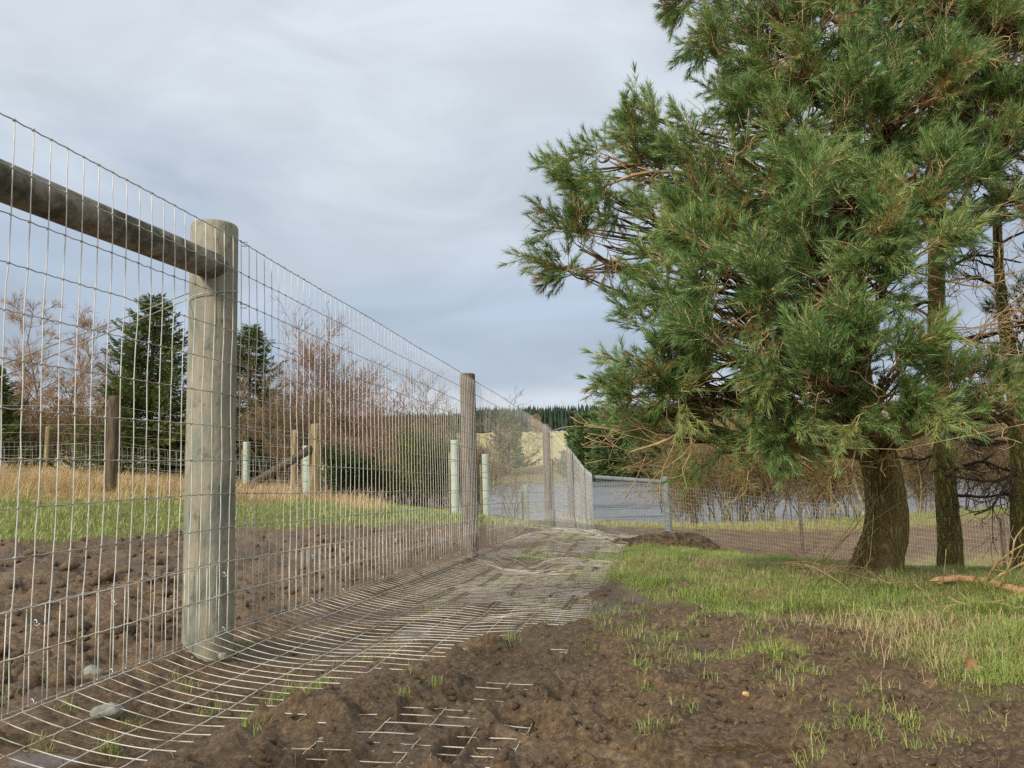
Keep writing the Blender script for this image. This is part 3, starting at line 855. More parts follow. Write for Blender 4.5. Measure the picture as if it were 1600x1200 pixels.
def build_fence_far():
    C = np.array([FX[6] + .16, 26.6]); B1 = at(1047, 839, 26.4)
    P = [(*C, float(G(*C))), (B1[0], B1[1], float(G(B1[0], B1[1])))]
    for px, py, Y in ((1256, 872, 25.5), (1420, 890, 22.8), (1577, 918, 20), (1750, 935, 17.5)):
        q = at(px, py, Y); P.append((q[0], q[1], float(G(q[0], q[1]))))
    f = thing('wire_fence', P[1], 'distant mesh fence with one grey rail running behind the pines beside the lake', 'fence')
    off = np.array([0, .12])
    part('post', lathe_post((P[1][0], P[1][1] + .13, P[1][2]), (P[1][0] - .04, P[1][1] + .13, P[1][2] + 2.03), .125, .12, 20, .014, .4, 3), M['post_far'], f)
    for k in (2, 4, 5):
        q = P[k]
        part('post', lathe_post((q[0], q[1] + .07, q[2]), (q[0], q[1] + .07, q[2] + 1.72), .055, .05, 12, .01, .4, k), M['wood_dark'], f)
    z = np.linspace(P[0][2] + 1.86, P[1][2] + 1.84, 8)
    R = np.stack([np.linspace(P[0][0] - .1, P[1][0], 8), np.linspace(P[0][1] + .12, P[1][1] + .12, 8), z], -1)
    part('rail', tubes(R, np.full(8, .075), 14), M['rail_far'], f, smooth=True)
    a = np.array([P[0][0], P[0][1] + .2, P[0][2] + .3]); b_ = np.array([P[1][0], P[1][1] + .2, P[1][2] + 1.6])
    for dz in (0, -.06):
        W = a + (b_ - a) * np.linspace(0, 1, 5)[:, None]; W[:, 2] += dz
        part('brace_wire', tubes(W, np.full(5, .005), 4), M['wire_line'], f)
    p, lines = netting(P, .04, 1.74, 14, .085, .002)
    for L_ in lines: part('line_wire', tubes(L_[::3], np.full(len(L_[::3]), .0030), 3), M['wire_line'], f)
    up = np.stack([lines[0], lines[5], lines[10], lines[13]], 1)
    part('netting', tubes(up, np.full(up.shape[:2], .0019), 3), M['wire'], f, kind='stuff')


build_fence_far()


def build_stock_fences():
    pc = [at(-260, 790, 10.2), at(172, 765, 11.6), at(492, 778, 15.6)]
    for q in pc: q[2] = G(q[0], q[1])
    f = thing('stock_fence', pc[1], 'old stock fence with a dark post and a strutted pale strainer in the straw', 'fence')
    part('post', lathe_post(pc[0], pc[0] + [0, 0, 1.35], .07, .065, 14, .012, .3, 1), M['wood_dark'], f)
    part('post', lathe_post(pc[1], pc[1] + [.03, 0, 1.42], .085, .085, 12, .012, .3, 2), M['wood_dark'], f)
    part('strainer_post', lathe_post(pc[2], pc[2] + [.03, 0, 1.5], .13, .115, 18, .03, .3, 3), M['wood_tan'], f)
    s0 = at(366, 783, 14.6); s0[2] = G(s0[0], s0[1]) - .05; s1 = pc[2] + [-.06, -.05, 1.0]
    part('strut', tubes(s0 + (s1 - s0) * np.linspace(0, 1, 6)[:, None], np.full(6, .085), 14), M['wood_dark'], f)
    for z in (.22, .38, .55, .75, 1.0, 1.28):
        P = []
        for a, b in zip(pc[:-1], pc[1:]):
            t = np.linspace(0, 1, 16)[:, None]
            q = a + (b - a) * t; q[:, 2] += z - (.10 if z < .9 else .03) * 4 * (t * (1 - t))[:, 0] * (1.2 - z * .4); P.append(q)
        P = np.concatenate(P)
        part('line_wire', tubes(P, np.full(len(P), .003), 3), M['wire_line'], f)
    up = []
    for a, b in zip(pc[:-1], pc[1:]):
        n = int(np.linalg.norm(b - a) / .16)
        for t in np.linspace(0, 1, n)[1:-1]:
            q = a + (b - a) * t; d = .1 * 4 * t * (1 - t)
            up.append([q + [0, 0, .2 - d], q + [.01, 0, .5 - d], q + [0, 0, .75 - d]])
    part('netting', tubes(np.array(up), np.full((len(up), 3), .002), 3), M['wire_line'], f, kind='stuff')
    pd = [at(-200, 738, 21), at(72, 738, 20), at(300, 752, 18.5), at(460, 770, 17.2)]
    for q in pd: q[2] = G(q[0], q[1])
    f = thing('stock_fence', pd[1], 'low stock fence on pale posts standing farther back behind the strutted one', 'fence')
    for k, h in ((1, 1.2), (3, 1.45), (0, 1.2), (2, 1.1)):
        part('post', lathe_post(pd[k], pd[k] + [.02, 0, h], .075, .07, 12, .02, .3, k + 5), M['wood_tan'], f)
    for z in (.3, .45, .6, .8, 1.05):
        P = np.concatenate([a + (b - a) * np.linspace(0, 1, 12)[:, None] for a, b in zip(pd[:-1], pd[1:])]); P[:, 2] += z
        part('line_wire', tubes(P, np.full(len(P), .003), 3), M['wire_line'], f)
    up = []
    for a, b in zip(pd[:-1], pd[1:]):
        n = int(np.linalg.norm(b - a) / .16)
        for t in np.linspace(0, 1, n)[1:-1]:
            q = a + (b - a) * t; up.append([q + [0, 0, .2], q + [.01, 0, .5], q + [0, 0, .8]])
    part('netting', tubes(np.array(up), np.full((len(up), 3), .002), 3), M['wire_line'], f, kind='stuff')


build_stock_fences()


# ------------------------------------------------------------------ tree shelters
def shelter(px, py, Y, h, r, label, lean=0.0):
    p = at(px, py, Y); p[2] = Hs(p)
    o = thing('tree_shelter', p, label, 'tree shelter', 'green plastic tree shelters in the left field')
    th = np.arange(16) * 2 * np.pi / 16
    zs = np.array([-.05, 0, h * .33, h * .66, h - .02, h])
    rr = np.array([r, r, r, r, r, r * 1.06])
    def ring(rad): return np.concatenate([np.stack([p[0] + lean * max(z, 0) + a * np.cos(th), p[1] + a * np.sin(th), np.full(16, p[2] + z)], -1) for z, a in zip(zs, rad)])
    Vo, Vi = ring(rr), ring(rr - .006)
    idx = np.arange(96).reshape(6, 16)
    q = np.stack([idx[:-1], np.roll(idx, -1, 1)[:-1], np.roll(idx, -1, 1)[1:], idx[1:]], -1).reshape(-1, 4)
    top = np.stack([idx[-1], np.roll(idx[-1], -1), np.roll(idx[-1], -1) + 96, idx[-1] + 96], -1)
    part('tube', (np.concatenate([Vo, Vi]), [q, q[:, ::-1] + 96, top]), M['shelter'], o, smooth=True)
    s = p + [-r - .022, .02, 0]
    part('stake', tubes(np.array([s + [0, 0, -.2], s + [lean * h * .4, 0, h * .45], s + [lean * h * .84, 0, h * .84]]), np.full(3, .02), 4), M['wood_tan'], o)
    for z in (.3, .72):
        t2 = np.linspace(0, 2 * np.pi, 14)
        P = np.stack([p[0] - .014 + lean * z * h + (r + .016) * np.cos(t2), p[1] + (r + .012) * np.sin(t2), np.full(14, p[2] + z * h)], -1)
        part('tie', tubes(P, np.full(14, .004), 3), M['shelter'], o)


shelter(711, 800, 12.5, 1.2, .062, 'tall pale green tree shelter tube just left of the second round fence post', .012)
shelter(760, 808, 14.8, 1.2, .065, 'pale green tree shelter tube just right of the second round fence post')
shelter(385, 747, 18.5, 1.15, .085, 'pale green tree shelter tube just right of the thick nearest post, before the dark spruce')
shelter(480, 777, 16.2, 1.05, .10, 'pale green tree shelter tube half hidden behind the strutted strainer post', .0)
shelter(823, 822, 23.5, 1.2, .09, 'faint pale tree shelter tube near the lake edge beyond the mesh')


# ------------------------------------------------------------------ vegetation generators
def grow(P, R, m, ratio, ang, up, K=5, t0=.25, t1=1.0, wig=.12, rr=.55, rmin=.002, g=rng):
    """m children on every branch; returns P (N*m,K,3), R"""
    N, Kp = P.shape[:2]
    pi = np.repeat(np.arange(N), m)
    t = g.uniform(t0, t1, N * m) * (Kp - 1)
    i = np.minimum(t.astype(int), Kp - 2); f = (t - i)[:, None]
    st = P[pi, i] * (1 - f) + P[pi, i + 1] * f
    rs = R[pi, i] * (1 - f[:, 0]) + R[pi, i + 1] * f[:, 0]
    tan = norm(P[pi, i + 1] - P[pi, i])
    plen = np.linalg.norm(P[pi, -1] - P[pi, 0], axis=1)
    rd = g.normal(0, 1, (N * m, 3)); rd -= (rd * tan).sum(1, keepdims=True) * tan; rd = norm(rd)
    a = np.radians(ang) * g.uniform(.6, 1.3, N * m)[:, None]
    d = tan * np.cos(a) + rd * np.sin(a); d[:, 2] += up; d = norm(d)
    ln = plen * ratio * g.uniform(.6, 1.25, N * m) * (1.15 - .45 * t / (Kp - 1))
    s = np.linspace(0, 1, K)
    Q = st[:, None] + d[:, None] * (ln[:, None] * s)[:, :, None]
    w = np.cumsum(g.normal(0, 1, (N * m, K, 3)), 1); w -= w[:, :1]
    Q = Q + w * (ln[:, None, None] * wig / math.sqrt(K)) * s[None, :, None]
    Q[:, :, 2] += up * .25 * ln[:, None] * s ** 2
    r0 = np.minimum(rs * rr, .05)
    RR = np.maximum(r0[:, None] * (1 - .75 * s), rmin)
    return Q, RR


def stems(base, n, h, spread, r, K=7, g=rng, wig=.09, h_var=.45):
    a = g.uniform(0, 2 * np.pi, n); tl = spread * g.uniform(.3, 1.0, n)
    hh = h * g.uniform(1 - h_var, 1.0, n)
    s = np.linspace(0, 1, K)
    P = np.zeros((n, K, 3))
    P[:, :, 0] = (np.cos(a) * tl)[:, None] * s ** 1.2; P[:, :, 1] = (np.sin(a) * tl)[:, None] * s ** 1.2
    P[:, :, 2] = hh[:, None] * s - .1 * (s == 0)
    w = np.cumsum(g.normal(0, 1, (n, K, 3)), 1); w -= w[:, :1]; w[:, :, 2] *= .2
    P += w * h * wig / math.sqrt(K) * s[None, :, None]
    P += np.array([g.normal(0, (.3 if n > 7 else .12) * min(2, spread), n), g.normal(0, (.3 if n > 7 else .12) * min(2, spread), n), np.zeros(n)]).T[:, None, :] * (n > 1)
    R = (r * g.uniform(.7, 1.0, n))[:, None] * (1 - .8 * s)
    return P + np.asarray(base), np.maximum(R, .004)


def gpos(px, Y, py=760):
    p = at(px, py, Y)
    return np.array([p[0], Y, float(G(p[0], Y))])


def bare(name, base, h, spread, n, r, m, label, cat, group, seed, ms=(5, 5, 4), rat=(.5, .5, .5), ang=(35, 40, 45), up=.25, rmin=.004, wig=.12, bark=None, nstem_lv=(.25, 1), fine=None):
    g = np.random.default_rng(seed)
    o = thing(name, base, label, cat, group)
    P, R = stems(base, n, h, spread, r, g=g)
    part('trunk', tubes(P, R, 6), bark or m, o, smooth=True)
    lv = []
    Pc, Rc = P, R
    for k, (mm, ra, an) in enumerate(zip(ms, rat, ang)):
        Pc, Rc = grow(Pc, Rc, mm, ra, an, up, 5 if k == 0 else (4 if k == 1 else 3), nstem_lv[0] if k == 0 else .2, 1.0, wig, .6, rmin, g)
        lv.append(tubes(Pc, Rc, 4 if k == 0 else 3))
    part('branches', join(lv[:1]), m, o)
    if fine:                                                      # the finest twigs, set along the last order of branches
        nf, fl, fw = fine
        k = g.integers(0, len(Pc), nf); t = g.uniform(0, 1, (nf, 1)); q = Pc[k, 0] * (1 - t) + Pc[k, -1] * t
        D = norm(Pc[k, -1] - Pc[k, 0]) + g.normal(0, .45, (nf, 3)) + np.array([0, 0, up])
        lv.append(blades_at(q, D, fl * g.uniform(.5, 1.5, nf), fw * g.uniform(.7, 1.3, nf), g))
    part('twigs', join(lv[1:]), m, o, kind='stuff')
    return o


def blades_at(P, D, ln, w, g):
    """leaf-like kites at points P along D"""
    n = len(P)
    D = norm(D)
    s = norm(np.cross(D, g.normal(0, 1, (n, 3))))
    a = P; b = P + D * ln[:, None] * .5 + s * w[:, None]; c = P + D * ln[:, None]; d = P + D * ln[:, None] * .5 - s * w[:, None]
    V = np.stack([a, b, c, d], 1).reshape(-1, 3)
    i = np.arange(n)[:, None] * 4
    return V, [np.concatenate([i, i + 1, i + 2, i + 3], 1)]


def spruce(base, h, rad, label, seed, m='spruce', nb=170, per=70, droop=.25, group=None, name='spruce_tree', cat='conifer', pw=.8, ll=.16, lw=.012):
    g = np.random.default_rng(seed)
    o = thing(name, base, label, cat, group)
    K = 8; s = np.linspace(0, 1, K)
    P = np.zeros((1, K, 3)); P[0, :, 2] = h * s - .2 * (s == 0); P[0, :, :2] += g.normal(0, .012 * h, (K, 2)) * s[:, None] * .4
    part('trunk', tubes(P + base, (.022 * h * (1 - .93 * s))[None], 8), M['twig_dark'], o, smooth=True)
    t = g.uniform(.04, .985, nb) ** .9
    a = g.uniform(0, 2 * np.pi, nb)
    L_ = rad * (1 - t) ** pw * g.uniform(.45, 1.3, nb) * (1 + .25 * np.sin(a * 2 + t * 9)) + .06 * rad
    k5 = np.linspace(0, 1, 5)
    B = np.zeros((nb, 5, 3))
    B[:, :, 0] = np.cos(a)[:, None] * L_[:, None] * k5; B[:, :, 1] = np.sin(a)[:, None] * L_[:, None] * k5
    B[:, :, 2] = (t * h)[:, None] + L_[:, None] * (.35 * t[:, None] * k5 - droop * np.sin(k5 * 2.4) * .8 + .18 * k5 ** 3)
    B += np.asarray(base)
    part('branches', tubes(B, .006 + .014 * (L_[:, None] / rad) * (1 - k5), 3), M['twig_dark'], o)
    # hanging sprays along every branch
    cnt = np.maximum((per * (L_ / rad) ** .9).astype(int), 10)
    bi = np.repeat(np.arange(nb), cnt)
    u = g.uniform(.12, 1, len(bi)) ** .8 * 4; i = np.minimum(u.astype(int), 3); f = (u - i)[:, None]
    p = B[bi, i] * (1 - f) + B[bi, i + 1] * f
    d = norm(B[bi, i + 1] - B[bi, i])
    side = norm(np.cross(d, [0, 0, 1.0])) * g.choice([-1, 1], len(bi))[:, None]
    D = d * .8 + side * g.uniform(0, 1, (len(bi), 1)) + g.normal(0, .25, (len(bi), 3)); D[:, 2] -= droop * 1.2
    ln = ll * g.uniform(.6, 1.5, len(bi)) * (1.1 - .4 * u / 4) * h ** .3 / 1.5
    p = p + side * g.uniform(0, 1, (len(bi), 1)) * ln[:, None] * .8
    geo = blades_at(p, D, ln, np.full(len(bi), lw * h ** .3 / 1.5) * g.uniform(.7, 1.5, len(bi)), g)
    var = np.repeat(np.clip(g.normal(.42, .16, nb)[bi] + g.normal(0, .16, len(bi)), 0, 1), 4)
    part('crown', geo, M[m], o, {'var': var}, kind='stuff')
    return o


def bush(base, rx, h, label, seed, m, name='bush', cat='bush', group=None, n=5000, ll=.10, lw=.014, stem_m='twig_dark', lobes=9, upw=.6, nst=14):
    g = np.random.default_rng(seed)
    o = thing(name, base, label, cat, group)
    P, R = stems(base, nst, h * .85, rx * .9, .018, g=g)
    P2, R2 = grow(P, R, 5, .45, 40, .3, 4, .3, 1, .12, .6, .004, g)
    part('stems', join([tubes(P, R, 5), tubes(P2, R2, 3)]), M[stem_m], o)
    # leaves gather round the stem ends
    tips = np.concatenate([P[:, 3:].reshape(-1, 3), P2.reshape(-1, 3)])
    k = g.integers(0, len(tips), n)
    p = tips[k] + g.normal(0, 1, (n, 3)) * np.array([.13 * rx, .13 * rx, .07 * h]) * g.uniform(.3, 1.3, (n, 1))
    keep = p[:, 2] > base[2] + .03
    p = p[keep]; k = k[keep]
    D = g.normal(0, .6, (len(p), 3)); D[:, 2] += upw; D[:, :2] += (p - base)[:, :2] / rx * .4
    geo = blades_at(p, D, ll * g.uniform(.6, 1.5, len(p)), lw * g.uniform(.7, 1.4, len(p)), g)
    var = np.repeat(np.clip(.4 + .25 * np.sin(k * 1.7) * .6 + g.normal(0, .16, len(p)), 0, 1), 4)
    part('crown', geo, M[m], o, {'var': var}, kind='stuff')
    return o


# ------------------------------------------------------------------ background, left
def background():
    # far plantation on the skyline: one mass
    g = np.random.default_rng(3)
    Vs, Fs, vr, n = [], [], [], 0
    for row in range(3):
        for px in np.arange(330, 1180, 2.6 if row < 2 else 4):
            Y = 345 + row * 9 + g.uniform(-3, 3)
            pxx = px + g.uniform(-2, 2)
            X = (pxx - 800) / FPX * Y; z = float(hill_z(np.array(pxx), np.array(Y)))
            h = g.uniform(10.8, 12.8) * (1 if px > 730 else .85); r = g.uniform(1.3, 2.1)
            zs = [.05, .22, .4, .58, .76, .9]
            ringv = []
            for q, t in enumerate(zs):
                th = np.arange(6) * np.pi / 3 + g.uniform(0, 1)
                rr = r * (1 - t) ** .8 * g.uniform(.75, 1.2, 6) * (1.0 if q % 2 == 0 else .75)
                ringv.append(np.stack([X + rr * np.cos(th), Y + rr * np.sin(th), np.full(6, z + h * t) + g.normal(0, .2, 6)], -1))
            V = np.concatenate(ringv + [[[X, Y, z + h]]])
            ix = np.arange(36).reshape(6, 6)
            Q = np.stack([ix[:-1], np.roll(ix, -1, 1)[:-1], np.roll(ix, -1, 1)[1:], ix[1:]], -1).reshape(-1, 4)
            T = np.stack([ix[-1], np.roll(ix[-1], -1), np.full(6, 36)], -1)
            Vs.append(V); Fs += [Q + n, T + n]; n += 37; vr.append(np.full(37, np.clip(g.normal(.4, .2), 0, 1)))
    tag(part('forest', (np.concatenate(Vs), Fs), M['forest'], None, {'var': np.concatenate(vr)}), 'dark conifer plantation along the skyline beyond the pale hill field', 'forest', kind='stuff')
    # larches at the back left
    grp = 'bare larches along the back of the left field'
    for k, (px, Y, top, lab) in enumerate(((10, 36, 500, 'bare larch nearest the left picture edge, above the low russet bush'), (48, 38, 488, 'second bare larch from the left picture edge, rising over the russet bushes'),
                                           (88, 35, 505, 'third bare larch from the left edge, lower than the trees on both its sides'), (116, 40, 492, 'fourth bare larch from the left edge, behind the wide russet bush'),
                                           (152, 37, 482, 'tallest bare larch, next but one to the pointed spruce'), (184, 39, 510, 'bare larch standing directly left of the pointed spruce'))):
        b = gpos(px, Y, 745); h = (float(at(px, top, Y)[2]) - b[2]) * 1.06
        bare('larch_tree', b, h, .35, 1, .085, M['twig_larch'], lab, 'tree', grp, 100 + k, (36, 6, 2), (.22, .42, .4), (62, 45, 40), .12, .011, .1, bark=M['twig_brown'], nstem_lv=(.10, .98), fine=(4200, .38, .0065))
    # evergreens
    spruce(gpos(232, 20.5), 5.0, 1.85, 'broad dark green spruce with a pointed top just left of the nearest thick post', 11, nb=420, per=150)
    spruce(gpos(388, 23), 4.9, 1.7, 'dark spruce showing just right of the nearest thick post', 12, nb=340, per=130)
    spruce(gpos(-18, 22), 3.1, 1.2, 'small dark spruce cut off by the left picture edge', 13, nb=300, per=120)
    # russet bushes
    grp = 'russet bushes under the larches'
    bush(gpos(110, 26), 1.7, 2.9, 'wide russet leafed bush left of the pointed spruce', 21, 'russet', n=9500, group=grp, ll=.09, lw=.02)
    bush(gpos(35, 27), 1.5, 2.5, 'lower russet bush nearest the left picture edge', 22, 'russet', n=6500, group=grp, ll=.09, lw=.02)
    bush(gpos(330, 27), 1.5, 3.0, 'russet bush behind the two spruces', 23, 'russet', n=4500, group=grp, ll=.09, lw=.02)
    # red twigged tree and thicket
    bare('birch_tree', gpos(520, 21), 3.35, .55, 4, .05, M['twig_red'], 'round headed reddish bare tree rising above the thicket between the two near posts', 'tree', None, 31, (16, 7, 4), (.56, .5, .45), (46, 44, 46), .16, .0055, fine=(4500, .28, .0036))
    bare('birch_tree', gpos(470, 23), 3.2, .9, 4, .045, M['twig_red'], 'smaller reddish bare tree beside the dark spruce right of the nearest post', 'tree', None, 32, (8, 7, 4), (.5, .5, .5), (36, 40, 42), .2, .0045, fine=(2500, .28, .0036))
    th = [(440, 19.5, 2.3, 'twig_brown', 'brown bare shrub behind the strut of the strainer post'),
          (505, 20, 2.6, 'twig_brown', 'brown bare shrub at the foot of the reddish tree'),
          (575, 19, 2.5, 'twig_red', 'reddish bare shrub left of the yellow broom bush'),
          (620, 21, 2.8, 'twig_brown', 'tall brown bare shrub in the middle of the thicket'),
          (690, 21.5, 2.5, 'twig_red', 'reddish bare shrub just left of the second post'),
          (735, 23, 2.2, 'twig_olive', 'olive bare shrub partly behind the second post'),
          (660, 18.5, 1.6, 'twig_brown', 'low brown bare shrub before the yellow broom bush'),
          (790, 30, 2.6, 'twig_olive', 'olive bare shrub at the lake edge right of the second post')]
    for k, (px, Y, h, m, lab) in enumerate(th):
        bare('bare_shrub', gpos(px, Y), h, 1.15, 9, .025, M[m], lab, 'shrub', 'bare shrubs of the left thicket', 40 + k, (5, 5, 2), (.5, .5, .5), (34, 40, 45), .2, .0042, fine=(2600, .26, .0036))
    for k, (px, Y, rx, h, m, lab) in enumerate(((450, 24, 1.6, 2.3, 'twig_brown', 'dense brown twiggy bush behind the strainer post and strut'), (560, 24.5, 1.8, 2.5, 'twig_brown', 'dense brown twiggy bush under the reddish tree'),
                                                (640, 25, 1.8, 2.5, 'twig_red', 'dense reddish twiggy bush behind the yellow broom'), (700, 24, 1.4, 2.2, 'twig_brown', 'dense brown twiggy bush left of the second round post'),
                                                (610, 18.8, .9, 1.4, 'twig_brown', 'low brown twiggy bush between the dark evergreen and the broom'), 
                                                (330, 25, 1.5, 2.2, 'twig_brown', 'dense brown twiggy bush hidden mostly by the thick near post'), (165, 24, 1.4, 2.0, 'twig_brown', 'dense brown twiggy bush behind the dark leaning post'), (60, 24.5, 1.7, 1.8, 'twig_brown', 'dense brown twiggy bush left of the dark leaning post'), (-40, 25, 1.7, 2.0, 'twig_brown', 'dense brown twiggy bush cut by the left picture edge'))):
        bush(gpos(px, Y), rx, h, lab, 160 + k, m, 'twiggy_bush', 'shrub', 'twiggy bushes of the left thicket', 5600, .34, .0075, 'twig_dark', upw=1.0)
    bush(gpos(545, 17.6), .75, 1.25, 'dark evergreen bush behind the pale strainer post', 61, 'evergreen', n=6500, ll=.09, lw=.012)
    bush(gpos(660, 17.6), 1.0, 1.75, 'yellow green broom bush left of the second round post', 62, 'gorse', n=9000, ll=.14, lw=.008, upw=1.2)
    bush(gpos(590, 22), 1.2, 1.5, 'low dark bush in the shade of the thicket', 63, 'evergreen', n=4500)
    bush(gpos(425, 21.5), 1.1, 1.6, 'dark evergreen bush at the foot of the right hand spruce', 64, 'evergreen', n=5000)
    bush(gpos(280, 23), 1.3, 1.7, 'dark evergreen bush between the two spruces', 65, 'evergreen', n=5000)
    # across the lake
    def hp(px, Y): return np.array([(px - 800) / FPX * Y, Y, float(hill_z(np.array(float(px)), np.array(float(Y))))])
    spruce(hp(792, 190), 15, 5.5, 'green conifer on the far shore seen through the mesh right of the second post', 71, 'pine_far', 130, 60, .1, None, 'conifer_tree', 'conifer', .6, .8, .12)
    bare('larch_tree', hp(836, 300), 12.5, 1.2, 1, .25, M['twig_larch'], 'lone orange larch before the far plantation', 'tree', None, 72, (60, 9, 5), (.3, .45, .5), (60, 45, 40), .1, .07)
    grp = 'pines on the far shore left of the big pine'
    for k, (px, Y, h, r, lab) in enumerate(((918, 168, 14.5, 5, 'leftmost dark pine on the far shore beside the field'), (950, 160, 15.5, 5.5, 'tall round pine second from the left on the far shore'),
                                            (985, 172, 14, 5.5, 'pine on the far shore half covered by the near low bough'), (1030, 160, 13, 5, 'pine on the far shore behind the low bough and rail post'),
                                            (900, 190, 10, 4, 'smaller pine at the edge of the far shore pine group'))):
        spruce(hp(px, Y), h, r, lab, 80 + k, 'pine_far', 150, 80, .05, grp, 'pine_tree', 'conifer', .38, .85, .10)
    for k, (px, Y, rx, h, m, lab) in enumerate(((1070, 175, 9, 11, 'twig_brown', 'wide brown leafless copse on the far bank above the grey railed post'), (1160, 168, 10, 12, 'twig_olive', 'wide olive leafless copse on the far bank above the many stemmed near shrub'),
                                                (1260, 160, 9, 12, 'twig_brown', 'wide brown leafless copse on the far bank above the thin dark stake'), (1350, 155, 9, 12, 'twig_olive', 'wide olive leafless copse on the far bank behind the big pine trunk'),
                                                (1450, 150, 9, 11, 'twig_brown', 'wide brown leafless copse on the far bank between the two larger trunks'), (1550, 146, 9, 11, 'twig_olive', 'wide olive leafless copse on the far bank left of the edge trunk'))):
        bush(hp(px, Y), rx, h, lab, 200 + k, m, 'bare_copse', 'copse', 'leafless copses on the far lake bank', 5200, 1.5, .06, 'twig_brown', upw=.9)
    far = [(1090, 152, 6, 'behind the grey railed post'), (1150, 145, 5, 'above the many stemmed near shrub'), (1210, 134, 6, 'left of the thin dark stake'), (1280, 130, 5, 'right of the thin dark stake'),
           (1350, 128, 5.5, 'behind the pale birch'), (1010, 166, 4, 'above the grey rail'), (1440, 122, 6, 'between the big trunk and the slimmer one'), (1520, 120, 5, 'between the slimmer trunk and the edge trunk'), (870, 185, 4, 'left of the far pines'),
           (760, 180, 7, 'behind the right hand near tree shelter'), (740, 150, 6, 'just right of the second round post')]
    for k, (px, Y, h, lab) in enumerate(far):
        bare('bare_shrub', hp(px, Y), h, 3.5, 8, .09, M['twig_olive' if k % 2 else 'twig_brown'], 'brown thicket on the far lake bank, ' + lab, 'shrub', 'leafless thickets on the far lake bank', 90 + k, (5, 5, 3), (.5, .5, .5), (36, 42, 45), .15, .04)
    # near shore shrubs on the right
    for k, (px, Y, rx, h, m, lab) in enumerate(((1085, 34, 1.6, 3.4, 'twig_olive', 'tangled olive thicket right of the grey railed post'), (1150, 34.5, 1.8, 4.4, 'twig_brown', 'tangled brown thicket midway between railed post and thin stake'),
                                                (1215, 34, 1.8, 4.3, 'twig_olive', 'tangled olive thicket just left of the thin dark stake'), (1275, 34.5, 1.8, 4.6, 'twig_olive', 'tangled olive thicket just right of the thin dark stake'),
                                                (1335, 34, 1.5, 4.4, 'twig_brown', 'tangled brown thicket behind the pale birch'), (1450, 33, 1.5, 3.8, 'twig_olive', 'tangled olive thicket between the big and the slimmer trunk'), (1550, 32, 1.5, 4.0, 'twig_brown', 'tangled brown thicket between the slimmer and the edge trunk'))):
        bush(gpos(px, Y, 815), rx, h, lab, 240 + k, m, 'thicket', 'shrub', 'tangled thickets along the near lake shore', 5200, .55, .007, m, upw=.7, nst=18)
    sh = [(1075, 34, 3.2, 'spindly olive shrub just right of the grey railed post'), (1125, 33.5, 4.0, 'many stemmed olive shrub by the water left of the thin stake'),
          (1170, 34.5, 4.4, 'tall olive shrub by the water halfway from railed post to stake'), (1215, 33, 3.6, 'olive shrub by the water directly left of the thin dark stake'),
          (1290, 33.5, 4.2, 'olive shrub by the water right of the thin dark stake'), (1330, 32.5, 3.8, 'olive shrub touching the big pine trunk on its left'),
          (1440, 31.5, 3.2, 'olive shrub between the big pine trunk and the slimmer one'), (1530, 30.5, 3.4, 'dark bare shrub between the slimmer trunk and the edge trunk')]
    for k, (px, Y, h, lab) in enumerate(sh):
        bare('bare_shrub', gpos(px, Y, 815), h, 2.1, 9, .036, M['twig_dark' if k == 7 else ('twig_olive' if k % 3 else 'twig_brown')], lab, 'shrub', 'bare shrubs along the near lake shore', 120 + k, (5, 5, 3), (.6, .55, .5), (38, 46, 50), .06, .006, .2, fine=(1800, .45, .006))
    bare('birch_tree', gpos(1349, 32, 815), 4.6, .3, 1, .10, M['twig_olive'], 'slender pale barked birch just left of the big pine trunk', 'tree', None, 140, (10, 6, 4), (.4, .5, .5), (45, 42, 45), .15, .006, bark=M['birch'])


background()


# ------------------------------------------------------------------ pines on the right
def shoot_templates(g, n=8):
    out = []
    for k in range(n):
        st = []                                                  # (start, end, bare fraction)
        L0 = g.uniform(.22, .34)
        st.append((np.zeros(3), np.array([g.normal(0, .02), g.normal(0, .02), L0]), .35))
        for q in range(g.integers(4, 7)):
            z = L0 * g.uniform(.25, .8); a = g.uniform(0, 2 * np.pi); an = np.radians(g.uniform(22, 46)); l = g.uniform(.11, .20)
            s = np.array([0, 0, z]); e = s + l * np.array([math.cos(a) * math.sin(an), math.sin(a) * math.sin(an), math.cos(an)])
            st.append((s, e, .12))
        nb, nt, sp, sr = [], [], [], []
        for s, e, f0 in st:
            ax = norm(e - s); L = np.linalg.norm(e - s)
            m_ = int(L * 290)
            u = f0 + (1 - f0) * g.uniform(0, 1, m_) ** .8
            p = s + (e - s) * u[:, None]
            r = g.normal(0, 1, (m_, 3)); r -= (r * ax).sum(1, keepdims=True) * ax; r = norm(r)
            a = np.radians(g.uniform(22, 50, m_))[:, None] * (1.2 - .55 * u[:, None])
            d = ax * np.cos(a) + r * np.sin(a)
            ln = g.uniform(.05, .078, m_)[:, None]
            nb.append(p); nt.append(p + d * ln)
            sp.append(np.stack([s, e])); sr.append([.0034, .002])
        nb = np.concatenate(nb); nt = np.concatenate(nt)
        side = norm(np.cross(nt - nb, g.normal(0, 1, nb.shape))) * .0024
        out.append((np.stack([nb - side, nb + side, nt], 1), tubes(np.array(sp), np.array(sr), 3)))
    return out


TPL = shoot_templates(np.random.default_rng(77))


def frames(axis, g):
    z = norm(axis); r = g.normal(0, 1, z.shape); x = norm(np.cross(r, z)); y = np.cross(z, x)
    return np.stack([x, y, z], -1)


